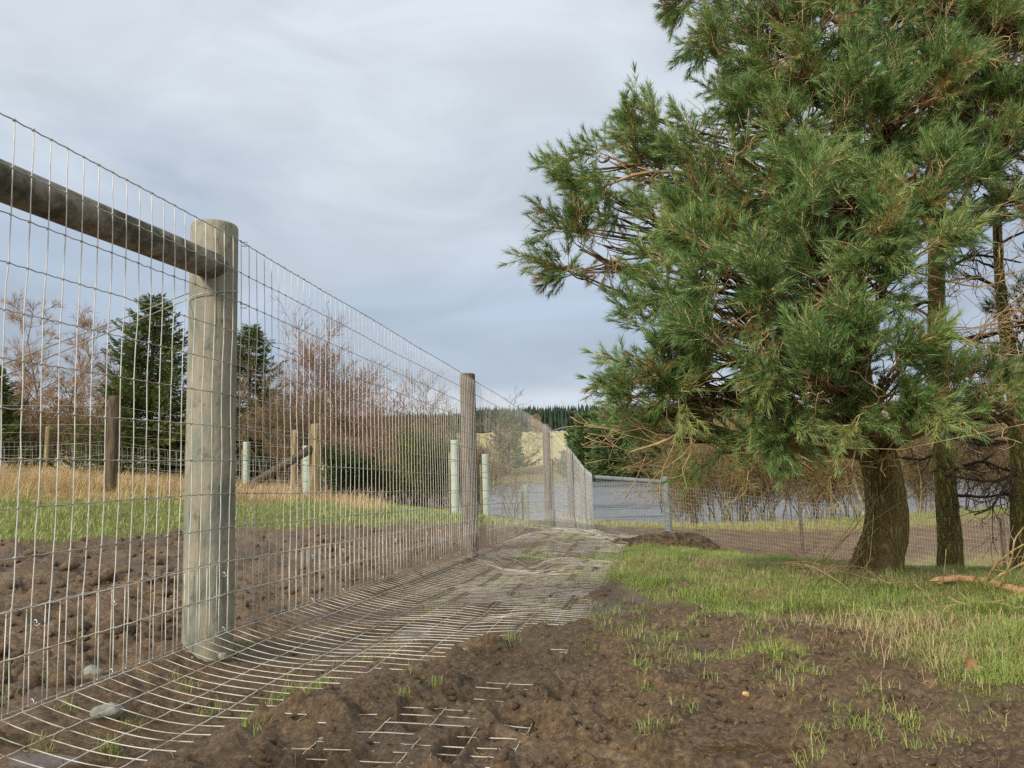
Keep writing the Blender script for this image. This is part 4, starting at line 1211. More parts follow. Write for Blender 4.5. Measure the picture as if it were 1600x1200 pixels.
def pine(label, base_px, trunk, blobs, seed, mats, dens=1.0, dead_n=200, name='pine_tree', extra_limbs=(), group=None, bare_low=None, scale=1.0):
    g = np.random.default_rng(seed)
    T = np.array([[*at(a, b_, Y), r] for a, b_, Y, r in trunk])
    base = T[0, :3].copy(); base[2] = Hs(base) - .02
    o = thing(name, base, label, 'tree', group)
    # trunk, smooth spline through the given points, bark plates raised
    K = 160 if base_px else 90
    tt = np.linspace(0, len(T) - 1, K)
    T[:, 3] *= .86
    C = np.stack([np.interp(tt, np.arange(len(T)), T[:, k]) for k in range(4)], -1)
    for _ in range(40): C[1:-1] = (C[:-2] + 2 * C[1:-1] + C[2:]) / 4
    sides = 72 if base_px else 40
    V, F = tubes(C[:, :3], C[:, 3], sides)
    n = K * sides
    ang = np.tile(np.arange(sides) / sides * 2 * np.pi, K); hh = np.repeat(np.concatenate([[0], np.cumsum(np.linalg.norm(np.diff(C[:, :3], axis=0), axis=1))]), sides)
    rad = np.repeat(C[:, 3], sides)
    ctr = np.repeat(C[:, :3], sides, 0)
    v = hh * 4.2
    uu = np.cos(ang) * 2.6; vv = np.sin(ang) * 2.6
    plates = worley(uu * 2.1 + .7 * vv + .4 * perlin(v, uu, 3), v * 1.1 + vv * 1.6, 5)
    dsp = (.40 - plates) * .028 + .03 * (.3 - np.abs(perlin(uu * 2.6, v * .7 + vv * 2.6, 6))) + .02 * perlin(uu, v * .5 + vv, 9) + .05 * rad / .2 * perlin(np.cos(ang) * 1.2, np.sin(ang) * 1.2 + hh * .3, 12)
    flare = np.exp(-hh / .25) * (.05 + .14 * np.maximum(0, perlin(np.cos(ang) * 1.6 + seed, np.sin(ang) * 1.6, 15)))
    V[:n] = ctr + (V[:n] - ctr) * (1 + np.clip(dsp / .2 * np.minimum(1, rad / .1), -.25, .3) + flare)[:, None]
    part('trunk', (V, F), mats['bark'], o, smooth=True)
    # limbs
    limbs, limr, bl = [], [], []
    for (a, b_, Y, r) in blobs:
        c = at(a, b_, Y); bl.append((c, r))
        hd = np.hypot(C[:, 0] - c[0], C[:, 1] - c[1])
        score = np.abs((c[2] - C[:, 2]) - .28 * hd)
        score[C[:, 2] < base[2] + 1.0] += 3
        j = int(np.argmin(score)); s = C[j, :3]
        d = np.linalg.norm(c - s)
        k = np.linspace(0, 1, 10)
        mid = (s + c) / 2 + np.array([0, 0, .10 * d]) + g.normal(0, .06 * d, 3)
        P = ((1 - k) ** 2)[:, None] * s + (2 * k * (1 - k))[:, None] * mid + (k ** 2)[:, None] * c
        w = np.cumsum(g.normal(0, 1, (10, 3)), 0) * .018 * d; P += w * (k * (1 - k) * 3)[:, None]
        limbs.append(P); limr.append(np.maximum((.012 + .013 * d) * (1 - k) ** .8, .009) * (.8 + .5 * (r > .4)))
    limbs = np.array(limbs); limr = np.array(limr)
    for P_, R_ in zip(limbs, limr): part('limb', tubes(P_, R_, 7), mats['limb'], o, smooth=True)
    # sprays of needles
    sp_p, sp_a, tw, twr, sp_t = [], [], [], [], []
    for (c, r), P in zip(bl, limbs):
        m_ = max(6, int(dens * 150 * r ** 1.6 * g.uniform(.6, 1.3)))
        nc = max(3, m_ // 5); ci = g.integers(0, nc, m_)       # boughs: a handful of shoots share a place and a bearing
        d = norm(norm(g.normal(0, 1, (nc, 3)))[ci] + g.normal(0, .13 / (r + .15) * .35, (m_, 3)))
        rr = r * np.clip((.42 + .70 * g.uniform(0, 1, nc) ** .7)[ci] + g.normal(0, .12, m_), .15, 1.2)
        d[:, 2] = np.where(d[:, 2] < -.3, d[:, 2] * .75, d[:, 2])
        p = c + d * rr[:, None] * np.array([1.08, 1.08, .9]) 
        ld = norm(P[-1] - P[-4])
        ax = norm(d * .75 + ld * .35 + np.array([0, 0, .28]) + g.normal(0, .22, (nc, 3))[ci] + g.normal(0, .2, (m_, 3)))
        k0 = g.integers(5, 10, m_); s = P[k0] + g.normal(0, .02, (m_, 3))
        e = p
        q = np.linspace(0, 1, 5)
        mid = (s + e) / 2 + g.normal(0, .08, (m_, 3)) * r - np.array([0, 0, .06])
        tw.append(((1 - q) ** 2)[None, :, None] * s[:, None] + (2 * q * (1 - q))[None, :, None] * mid[:, None] + (q ** 2)[None, :, None] * e[:, None])
        twr.append(np.repeat((.0085 * (1 - q) + .0034)[None], m_, 0))
        sp_p.append(p); sp_a.append(ax); sp_t.append(np.where((rr < .72 * r) & (g.uniform(0, 1, m_) < .16), 1.0, g.normal(0, .10, nc)[ci]))
    tw = np.concatenate(tw); twr = np.concatenate(twr); sp_p = np.concatenate(sp_p); sp_a = np.concatenate(sp_a); sp_t = np.concatenate(sp_t)
    part('branchlets', tubes(tw, twr, 3), mats['limb'], o, kind='stuff')
    R = frames(sp_a, g); sc = g.uniform(.85, 1.3, len(sp_p)) * scale; ti = g.integers(0, len(TPL), len(sp_p))
    tint = np.where(sp_t > .9, 1.0, np.clip(.36 + sp_t + g.normal(0, .13, len(sp_p)) + .18 * (g.uniform(0, 1, len(sp_p)) > .9), 0, .78))
    Vn, vn, Vt, Ft, nt_ = [], [], [], [], 0
    for t in range(len(TPL)):
        w = np.where(ti == t)[0]
        if not len(w): continue
        A, (SV, SF) = TPL[t]
        flat = A.reshape(-1, 3)
        X = np.einsum('sij,nj->sni', R[w] * sc[w][:, None, None], flat) + sp_p[w][:, None]
        Vn.append(X.reshape(-1, 3))
        vn.append(np.clip(np.repeat(tint[w], len(flat)) + np.tile(np.repeat(g.normal(0, .1, len(A)), 3), len(w)), 0, 1))
        Y_ = np.einsum('sij,nj->sni', R[w] * sc[w][:, None, None], SV) + sp_p[w][:, None]
        for f in SF: Ft.append((f[None] + (np.arange(len(w)) * len(SV))[:, None, None]).reshape(-1, f.shape[1]) + nt_)
        Vt.append(Y_.reshape(-1, 3)); nt_ += len(SV) * len(w)
    Vn = np.concatenate(Vn)
    part('crown', (Vn, [np.arange(len(Vn)).reshape(-1, 3)]), mats['needle'], o, {'var': np.concatenate(vn)}, kind='stuff')
    part('shoots', (np.concatenate(Vt), Ft), mats['dead'], o, kind='stuff')
    # dry curling twigs without needles
    if dead_n:
        k = g.integers(0, len(tw), dead_n)
        s = tw[k, g.integers(1, 4, dead_n)]
        P = np.zeros((dead_n, 8, 3)); P[:, 0] = s
        d = norm(g.normal(0, 1, (dead_n, 3)) + norm(tw[k, -1] - tw[k, 0]) * .8 + np.array([0, 0, -.15]))
        for q in range(1, 8):
            d = norm(d + g.normal(0, .34, (dead_n, 3))); P[:, q] = P[:, q - 1] + d * (.045 + .05 * g.uniform(0, 1, (dead_n, 1)))
        RR = np.repeat(np.linspace(.0055, .002, 8)[None], dead_n, 0) * g.uniform(.7, 1.4, (dead_n, 1))
        P2, R2 = grow(P, RR, 2, .5, 50, 0, 6, .3, .95, .3, .8, .0018, g)
        part('dead_twigs', join([tubes(P, RR, 4), tubes(P2, R2, 3)]), mats['dead'], o, kind='stuff')
    if bare_low:
        for (pts, r0) in bare_low:
            Q = np.array([at(*p) for p in pts]); kk = np.linspace(0, len(Q) - 1, 12)
            W = np.stack([np.interp(kk, np.arange(len(Q)), Q[:, i]) for i in range(3)], -1)
            W[1:-1] = (W[:-2] + 2 * W[1:-1] + W[2:]) / 4
            W += np.cumsum(g.normal(0, .006, W.shape), 0)
            part('bare_limb', tubes(W, np.linspace(r0, r0 * .35, 12), 8), mats['dead2'], o, smooth=True)
            X1, R1 = grow(W[None], np.linspace(r0, r0 * .35, 12)[None], 14, .32, 50, .0, 6, .15, 1, .22, .5, .003, g)
            X2, R2 = grow(X1, R1, 6, .5, 45, 0, 5, .2, 1, .22, .6, .002, g)
            part('bare_twigs', join([tubes(X1, R1, 4), tubes(X2, R2, 3)]), mats['dead2'], o, kind='stuff')
    return o, C


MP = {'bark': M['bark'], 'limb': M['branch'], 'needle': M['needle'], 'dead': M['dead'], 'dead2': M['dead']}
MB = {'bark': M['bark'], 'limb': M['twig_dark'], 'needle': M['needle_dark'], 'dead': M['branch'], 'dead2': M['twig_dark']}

main_blobs = [
    # high left edge
    (1115, 35, 6.5, .22), (1130, 110, 6.5, .20), (1160, 50, 6.4, .34), (1130, 185, 6.5, .26), (1180, 120, 6.3, .42), (1120, -60, 6.6, .4), (1200, -30, 6.4, .5),
    (1220, 40, 6.0, .42), (1280, 120, 6.0, .45), (1350, 60, 6.2, .5), (1220, 215, 6.0, .42), (1420, 120, 6.2, .45), (1300, -120, 6.6, .7), (1430, -80, 6.6, .7), (1180, -170, 6.8, .5),
    # long left arm
    (1028, 185, 6.35, .04), (1030, 225, 6.35, .10), (985, 235, 6.3, .09), (950, 245, 6.3, .13), (930, 265, 6.25, .11), (945, 300, 6.2, .16), (925, 330, 6.2, .11), (890, 355, 6.15, .06), (905, 390, 6.15, .13),
    (915, 420, 6.15, .13), (945, 385, 6.2, .07), (885, 415, 6.15, .08), (970, 310, 6.3, .12), (1010, 280, 6.35, .14), (1045, 240, 6.4, .22), (1065, 300, 6.3, .20), (1090, 270, 6.3, .28), 
    # middle
    (1065, 390, 5.9, .20), (1045, 425, 5.9, .13), (1065, 480, 5.9, .18), (1045, 500, 5.9, .08), (1085, 345, 5.9, .28), (1150, 310, 5.8, .36), (1100, 430, 5.7, .30), (1060, 525, 5.8, .22), (1220, 320, 5.6, .38), (1190, 410, 5.4, .38),
    (1140, 500, 5.5, .34), (1280, 400, 5.1, .36), (1320, 300, 5.4, .42), (1390, 330, 5.2, .38), (1430, 270, 5.4, .34), (1340, 430, 5.0, .34), (1400, 415, 5.1, .26), (1250, 490, 5.1, .36), (1190, 560, 5.3, .34),
    (1480, 60, 6.2, .42), (1545, 110, 6.1, .36), (1500, 185, 5.9, .32), (1585, 50, 6.3, .4), (1565, 215, 6.1, .24), (1470, -10, 6.4, .5), (1490, 255, 5.7, .28), (1525, 305, 6.0, .18), (1600, 130, 6.0, .3), (1540, 0, 6.3, .4),
    (1545, 640, 5.8, .18), (1592, 655, 5.9, .20), (1575, 608, 6.0, .10), (1595, 235, 6.0, .24), (1540, 325, 6.0, .12), (1612, 300, 6.2, .16), (1560, 60, 5.9, .3), (1430, 170, 5.7, .34),
    (1350, 520, 5.1, .34), (1300, 230, 5.8, .42), (1390, 200, 5.8, .42), (1450, 345, 5.5, .16),
    # low
    (1035, 600, 5.8, .18), (1000, 585, 5.8, .06), (1005, 630, 5.9, .14), (1060, 600, 5.6, .28), (1030, 650, 6.0, .22), (1110, 640, 5.6, .30), (1180, 630, 5.4, .32), (1260, 590, 5.1, .34), (1330, 600, 5.0, .30),
    (1375, 595, 5.1, .24), (1430, 632, 5.2, .20), (1250, 660, 5.4, .22), (1310, 650, 5.3, .22), (1400, 650, 5.3, .2), (1490, 650, 5.5, .20), (1535, 630, 5.7, .18), (1130, 690, 6.0, .16), (1200, 685, 5.8, .18), (1070, 690, 6.2, .16),
]
trunkA = [(1364, 905, 7.0, .23), (1371, 880, 7.0, .21), (1385, 830, 7.0, .19), (1387, 780, 7.0, .182), (1377, 730, 7.0, .178), (1358, 680, 6.98, .175), (1338, 620, 6.95, .168), (1328, 540, 6.9, .16), (1318, 430, 6.85, .15),
          (1318, 280, 6.8, .145), (1326, 100, 6.75, .125), (1332, -100, 6.75, .10), (1330, -330, 6.75, .06)]
low = [([(1330, 640, 6.9), (1240, 640, 6.2), (1190, 665, 5.9), (1225, 705, 5.7), (1282, 738, 5.6)], .018), ([(1320, 560, 6.9), (1230, 585, 6.2), (1120, 650, 5.8), (1040, 690, 5.7), (985, 705, 5.8)], .02),
       ([(1318, 300, 6.85), (1230, 300, 6.5), (1100, 275, 6.3), (1000, 268, 6.25), (940, 295, 6.2)], .028), ([(1320, 470, 6.9), (1220, 520, 6.2), (1130, 520, 6.0), (1065, 490, 5.9)], .022),
       ([(1330, 150, 6.8), (1380, 110, 6.2), (1470, 85, 5.8), (1560, 95, 5.6)], .018), ([(1322, 200, 6.8), (1290, 100, 6.2), (1240, 85, 5.9), (1190, 110, 5.8)], .016), ([(1325, 420, 6.9), (1420, 470, 6.0), (1510, 530, 5.7), (1580, 560, 5.6)], .014), ([(1336, 640, 6.9), (1440, 590, 6.1), (1530, 520, 5.9), (1600, 455, 5.8)], .012), ([(1338, 640, 6.9), (1450, 625, 6.0), (1540, 600, 5.7), (1620, 600, 5.6)], .012), ([(1325, 400, 6.8), (1440, 430, 6.3), (1540, 455, 6.2), (1610, 420, 6.2)], .011)]
big, CA = pine('big bushy pine with a thick curved trunk filling the upper right', True, trunkA, main_blobs, 5, MP, 1.15, 420, bare_low=low)
# pale sawn end of the low dead bough
e0, e1 = at(1278, 742, 5.6), at(1283, 735, 5.58)
part('sawn_end', tubes(np.stack([e0 + (e1 - e0) * -.8, e0, e1, e1 + (e1 - e0) * .5]), np.array([.008, .026, .02, .012]), 10), M['rawwood'], big, smooth=True)

trunkB = [(1486, 905, 8.4, .145), (1485, 870, 8.4, .132), (1482, 800, 8.4, .122), (1476, 740, 8.4, .118), (1469, 660, 8.4, .112), (1464, 540, 8.4, .105), (1462, 400, 8.4, .095), (1468, 200, 8.4, .10), (1475, -50, 8.4, .08), (1480, -320, 8.4, .05)]
blobsB = [(1500, 40, 8.2, .6), (1440, -40, 8.2, .6), (1540, 140, 8.0, .5), (1470, 200, 8.0, .45), (1560, 60, 8.2, .5), (1500, 280, 7.9, .35), (1550, -80, 8.2, .7), (1420, 240, 8.4, .4), (1500, 330, 8, .2)]
lowB = [([(1464, 520, 8.4), (1520, 530, 8.2), (1600, 500, 8.0), (1660, 480, 8.0)], .03), ([(1463, 470, 8.4), (1410, 480, 8.4), (1360, 500, 8.5)], .022), ([(1466, 600, 8.4), (1530, 580, 8.0), (1600, 600, 7.8)], .026),
        ([(1476, 740, 8.4), (1530, 720, 8.2), (1600, 740, 8.0)], .024), ([(1474, 710, 8.4), (1440, 720, 8.3), (1395, 715, 8.3)], .018), ([(1470, 670, 8.4), (1530, 690, 8.3), (1590, 670, 8.2)], .022),
        ([(1478, 770, 8.4), (1540, 775, 8.2), (1610, 765, 8.0)], .02), ([(1464, 430, 8.4), (1520, 400, 8.1), (1600, 410, 7.9)], .022), ([(1465, 560, 8.4), (1430, 590, 8.2), (1400, 610, 8.1)], .02)]
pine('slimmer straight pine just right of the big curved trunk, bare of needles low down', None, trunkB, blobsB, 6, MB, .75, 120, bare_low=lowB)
trunkC = [(1604, 890, 7.8, .15), (1602, 850, 7.8, .138), (1600, 780, 7.8, .13), (1598, 700, 7.8, .122), (1588, 600, 7.8, .10), (1574, 540, 7.8, .075), (1560, 440, 7.8, .052), (1556, 300, 7.8, .044), (1560, 100, 7.8, .06), (1570, -150, 7.8, .04)]
blobsC = [(1590, 180, 7.2, .4), (1560, 230, 7.0, .35), (1610, 60, 7.2, .5), (1660, 330, 7.2, .3), (1600, 640, 7.0, .25), (1560, 620, 6.9, .2), (1580, 335, 7.3, .20), (1500, 400, 7.6, .14), (1610, 500, 7.0, .16), (1600, -60, 7.4, .6), (1700, 200, 7.4, .7)]
lowC = [([(1588, 610, 7.8), (1604, 540, 7.7), (1622, 470, 7.6), (1640, 400, 7.6)], .06), ([(1594, 690, 7.8), (1540, 700, 7.7), (1480, 690, 7.6)], .02), ([(1597, 740, 7.8), (1540, 760, 7.6), (1470, 750, 7.6)], .02),
        ([(1575, 545, 7.8), (1520, 560, 7.7), (1450, 560, 7.7)], .02), ([(1598, 720, 7.8), (1550, 790, 7.4), (1520, 800, 7.3)], .016), ([(1562, 450, 7.8), (1520, 430, 7.7), (1470, 440, 7.7)], .02), ([(1558, 330, 7.8), (1590, 290, 7.6), (1640, 280, 7.6)], .02), ([(1590, 640, 7.8), (1530, 640, 7.6), (1450, 600, 7.5)], .02)]
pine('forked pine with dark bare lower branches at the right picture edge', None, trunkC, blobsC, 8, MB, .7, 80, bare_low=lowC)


# ------------------------------------------------------------------ grass
def blade_mesh(P, h, w, lean, la, curl):
    """curved two-piece blades"""
    n = len(P)
    d = np.stack([np.cos(la), np.sin(la), np.zeros(n)], -1); s = np.stack([-np.sin(la), np.cos(la), np.zeros(n)], -1)
    up = np.array([0, 0, 1.0])
    mid = P + up * (h * .6 * np.cos(lean * .5))[:, None] + d * (h * .55 * np.sin(lean * .5))[:, None]
    tip = mid + up * (h * .5 * np.cos(lean + curl))[:, None] + d * (h * .5 * np.sin(lean + curl))[:, None]
    V = np.stack([P - s * w[:, None], P + s * w[:, None], mid + s * (w * .8)[:, None], mid - s * (w * .8)[:, None], tip], 1).reshape(-1, 3)
    i = np.arange(n)[:, None] * 5
    return V, [np.concatenate([i, i + 1, i + 2, i + 3], 1), np.concatenate([i + 3, i + 2, i + 4], 1)]


def field(n, xr, yr, w, g, power=1.0):
    y = yr[0] + (yr[1] - yr[0]) * g.uniform(0, 1, n) ** power
    x = g.uniform(xr[0], xr[1], n) if not callable(xr) else xr(y, g)
    keep = g.uniform(0, 1, n) < w(x, y)
    return x[keep], y[keep]


def fan(lo, hi):
    return lambda y, g: (lo + (hi - lo) * g.uniform(0, 1, len(y)) - 800) / FPX * y


def build_grass():
    g = np.random.default_rng(55)
    # right hand turf
    def wr(x, y):
        m = masks(x, y)[0]; return sstep(.3, .75, m) * (.35 + .65 * sstep(-.2, .3, perlin(x * 2.4, y * 2.4, 91)))
    x, y = field(340000, fan(770, 1680), (2.9, 14), wr, g, 1.1)
    z = H(x, y) - .008
    n = len(x)
    clump = perlin(x * 2.2, y * 2.2, 95)
    h = (.045 + .045 * sstep(-.2, .5, clump)) * g.uniform(.4, 1.45, n)
    dry = sstep(.05, .5, perlin(x * 1.3 + 4, y * 1.3, 97) + .35 * perlin(x * 5, y * 5, 98))
    isdry = g.uniform(0, 1, n) < .24 + .34 * dry
    h = np.where(isdry, h * .7, h)
    la = g.uniform(0, 2 * np.pi, n) * .6 + 3 * perlin(x * 1.5, y * 1.5, 99) * 2
    geo = blade_mesh(np.stack([x, y, z], -1), h, np.full(n, .0019) * g.uniform(.7, 1.4, n), g.uniform(.25, 1.3, n) + .45 * isdry, la + g.normal(0, .8, n), g.uniform(.1, 1.1, n) + .4 * isdry)
    var = np.where(isdry, g.uniform(.8, 1, n), np.clip(g.normal(.36, .17, n) + .22 * perlin(x * 1.1 + 9, y * 1.1, 96) + .15 * clump, 0, .74))
    tag(part('turf_grass', geo, M['grass'], None, {'var': np.repeat(var, 5)}, kind='stuff'), 'patchy green grass around and in front of the pine trunks', 'grass')
    # long dry tufts among it
    cen = [(1150, 925), (1290, 900), (1240, 890), (1320, 905), (1400, 915), (1080, 905), (1180, 905), (1510, 905), (1000, 890), (1480, 985), (1530, 1000), (1570, 985), (1410, 985), (1330, 1000), (1440, 1020), (1560, 1040), (1020, 880), (1115, 890), (1120, 880), (1350, 890)]
    xs, ys = [], []
    for c in cen:
        q = hit(*c); k = 260
        xs.append(q[0] + g.normal(0, .2, k)); ys.append(q[1] + g.normal(0, .2, k))
    x = np.concatenate(xs); y = np.concatenate(ys); n = len(x)
    geo = blade_mesh(np.stack([x, y, H(x, y) - .005], -1), g.uniform(.06, .15, n), np.full(n, .0014), g.uniform(.8, 1.7, n), g.uniform(0, 2 * np.pi, n), g.uniform(.1, .9, n))
    tag(part('dry_grass', geo, M['strawb'], None, {'var': np.repeat(g.uniform(0, 1, n), 5)}, kind='stuff'), 'straw coloured dead grass tangled in the right hand turf', 'dry grass')
    # left field
    def wl(x, y):
        m = masks(x, y); return np.clip(m[1] - .75 * m[2], 0, 1)
    x, y = field(70000, fan(-150, 900), (7.0, 24), wl, g, 1.0)
    n = len(x); cl = perlin(x * 1.2, y * 1.2, 101)
    isdry = g.uniform(0, 1, n) < .18 + .4 * sstep(.0, .5, cl)
    geo = blade_mesh(np.stack([x, y, H(x, y) - .01], -1), (.09 + .05 * cl) * g.uniform(.6, 1.4, n), np.full(n, .005), g.uniform(.3, 1.3, n), g.uniform(0, 2 * np.pi, n), g.uniform(.1, .7, n))
    var = np.where(isdry, g.uniform(.8, 1, n), np.clip(g.normal(.46, .16, n) + .25 * perlin(x * .7, y * .7, 113), 0, .74))
    tag(part('field_grass', geo, M['grass'], None, {'var': np.repeat(var, 5)}, kind='stuff'), 'short green grass strip between the dug mud and the straw in the left field', 'grass')
    # tall straw
    def ws(x, y): return masks(x, y)[2] * (.35 + .65 * sstep(-.3, .3, perlin(x * .9, y * .9, 103)))
    x, y = field(44000, fan(-150, 640), (10, 24), ws, g, .9)
    n = len(x); cl = perlin(x * .8, y * .8, 105)
    geo = blade_mesh(np.stack([x, y, H(x, y) - .02], -1), (.30 + .20 * cl) * g.uniform(.3, 1.3, n), np.full(n, .0045), g.uniform(.2, 1.5, n), 2.2 * cl + g.uniform(-1, 1, n) * 1.4, g.uniform(.1, 1.1, n))
    tag(part('straw_grass', geo, M['strawb'], None, {'var': np.repeat(np.clip(g.normal(.55, .22, n) - .2 * (cl < -.25), 0, 1), 5)}, kind='stuff'), 'tall pale straw grass round the old stock fence posts', 'dry grass')
    # verge by the lake and bank behind the pines
    def wv(x, y): return masks(x, y)[3]
    x, y = field(42000, fan(880, 1680), (12, 34), wv, g, .9)
    n = len(x); lv = x > 13 + 2 * perlin(x * .3, y * .3, 3)
    bank = y < 25.5
    var = np.where(bank | lv, np.where(g.uniform(0, 1, n) < .35, g.uniform(.75, 1, n), g.normal(.4, .15, n)), np.where(g.uniform(0, 1, n) < .7, g.uniform(.75, 1, n), g.normal(.5, .15, n)))
    geo = blade_mesh(np.stack([x, y, H(x, y) - .01], -1), np.where(bank, .08, .2) * g.uniform(.5, 1.4, n), np.full(n, .006), g.uniform(.2, 1.0, n), g.uniform(0, 2 * np.pi, n), g.uniform(.1, .7, n))
    tag(part('verge_grass', geo, M['grass'], None, {'var': np.repeat(np.clip(var, 0, 1), 5)}, kind='stuff'), 'yellowing grass verge and bank behind the distant mesh fence', 'grass')
    # seedlings and torn turf in the mud, under the skirt too
    cen = [(390, 1072, .16, 90), (470, 1050, .12, 60), (60, 1100, .1, 40), (140, 1130, .1, 30), (375, 1015, .08, 30), (990, 955, .12, 60), (1040, 1000, .16, 120), (1030, 1040, .14, 80), (1240, 1060, .1, 50), (1380, 1130, .12, 60), (1420, 1160, .1, 50),
           (1250, 1185, .1, 60), (900, 880, .2, 120), (830, 935, .18, 90), (1110, 1080, .1, 30), (1530, 1090, .15, 50), (1060, 1110, .1, 30), (1180, 975, .15, 60), (590, 1100, .08, 40), (240, 1060, .08, 24), (150, 1000, .04, 8), (1490, 1040, .2, 160), (1330, 975, .2, 120), (1150, 965, .18, 100), (880, 860, .25, 160), (920, 845, .3, 140), (800, 900, .2, 90), (760, 910, .2, 60), (860, 900, .15, 70), (690, 930, .15, 50), (560, 1010, .12, 50), (470, 1045, .10, 70), (430, 1060, .1, 60), (1560, 1020, .3, 140), (1380, 1000, .2, 100),
           (1300, 1100, .12, 36), (20, 1150, .1, 40), (330, 1190, .12, 30), (1590, 1060, .2, 90)]
    xs, ys = [], []
    for a, b_, r, k in cen:
        q = hit(a, b_); cc = g.normal(0, 1, (max(2, k // 12), 2)); ci = g.integers(0, len(cc), k * 2)
        xs.append(q[0] + r * (cc[ci, 0] + g.normal(0, .22, k * 2))); ys.append(q[1] + r * (cc[ci, 1] + g.normal(0, .22, k * 2)))
    x = np.concatenate(xs); y = np.concatenate(ys); n = len(x)
    var = np.where(g.uniform(0, 1, n) < .3, g.uniform(.75, 1, n), np.clip(g.normal(.45, .15, n), 0, .7))
    geo = blade_mesh(np.stack([x, y, H(x, y) - .005], -1), g.uniform(.025, .075, n), np.full(n, .0014), g.uniform(.4, 1.5, n), g.uniform(0, 2 * np.pi, n), g.uniform(.1, .9, n))
    tag(part('mud_tufts', geo, M['grass'], None, {'var': np.repeat(var, 5)}, kind='stuff'), 'small torn tufts of grass standing in the foreground mud', 'grass')
    # roots and stems trodden into the mud
    n = 7500
    y = 1.9 + 9 * g.uniform(0, 1, n) ** 1.6; x = fan(-40, 1680)(y, g)
    m = np.clip(sum(masks(x, y)[:2]), 0, 1)
    k = (g.uniform(0, 1, n) > m * .4) & (g.uniform(0, 1, n) < (.25 + .8 * sstep(-.1, .5, perlin(x * 1.1, y * 1.1, 107))) * (.35 + .8 * sstep(-.3, 1.2, x))); x = x[k]; y = y[k]; n = len(x)
    K = 4; P = np.zeros((n, K, 3)); a = g.uniform(0, 2 * np.pi, n); ln = g.uniform(.008, .034, n) * (1 + (g.uniform(0, 1, n) > .93))
    P[:, 0, 0] = x; P[:, 0, 1] = y
    for q in range(1, K):
        a = a + g.normal(0, .22, n); P[:, q, 0] = P[:, q - 1, 0] + np.cos(a) * ln * .3; P[:, q, 1] = P[:, q - 1, 1] + np.sin(a) * ln * .3
    P[:, :, 2] = H(P[:, :, 0], P[:, :, 1]) + .002
    P[:, :, 2] += (np.abs(g.normal(0, .010, (n, 1))) * np.linspace(-.3, 1, K) ** 2)
    R = np.full((n, K), .0008) * g.uniform(.6, 1.6, (n, 1))
    tag(part('trodden_stems', tubes(P, R, 3), M['stem'], None, {'var': np.repeat(g.uniform(0, 1, n), K * 3)}, kind='stuff'), 'pale dead stems and roots trodden into the mud', 'stems')


build_grass()


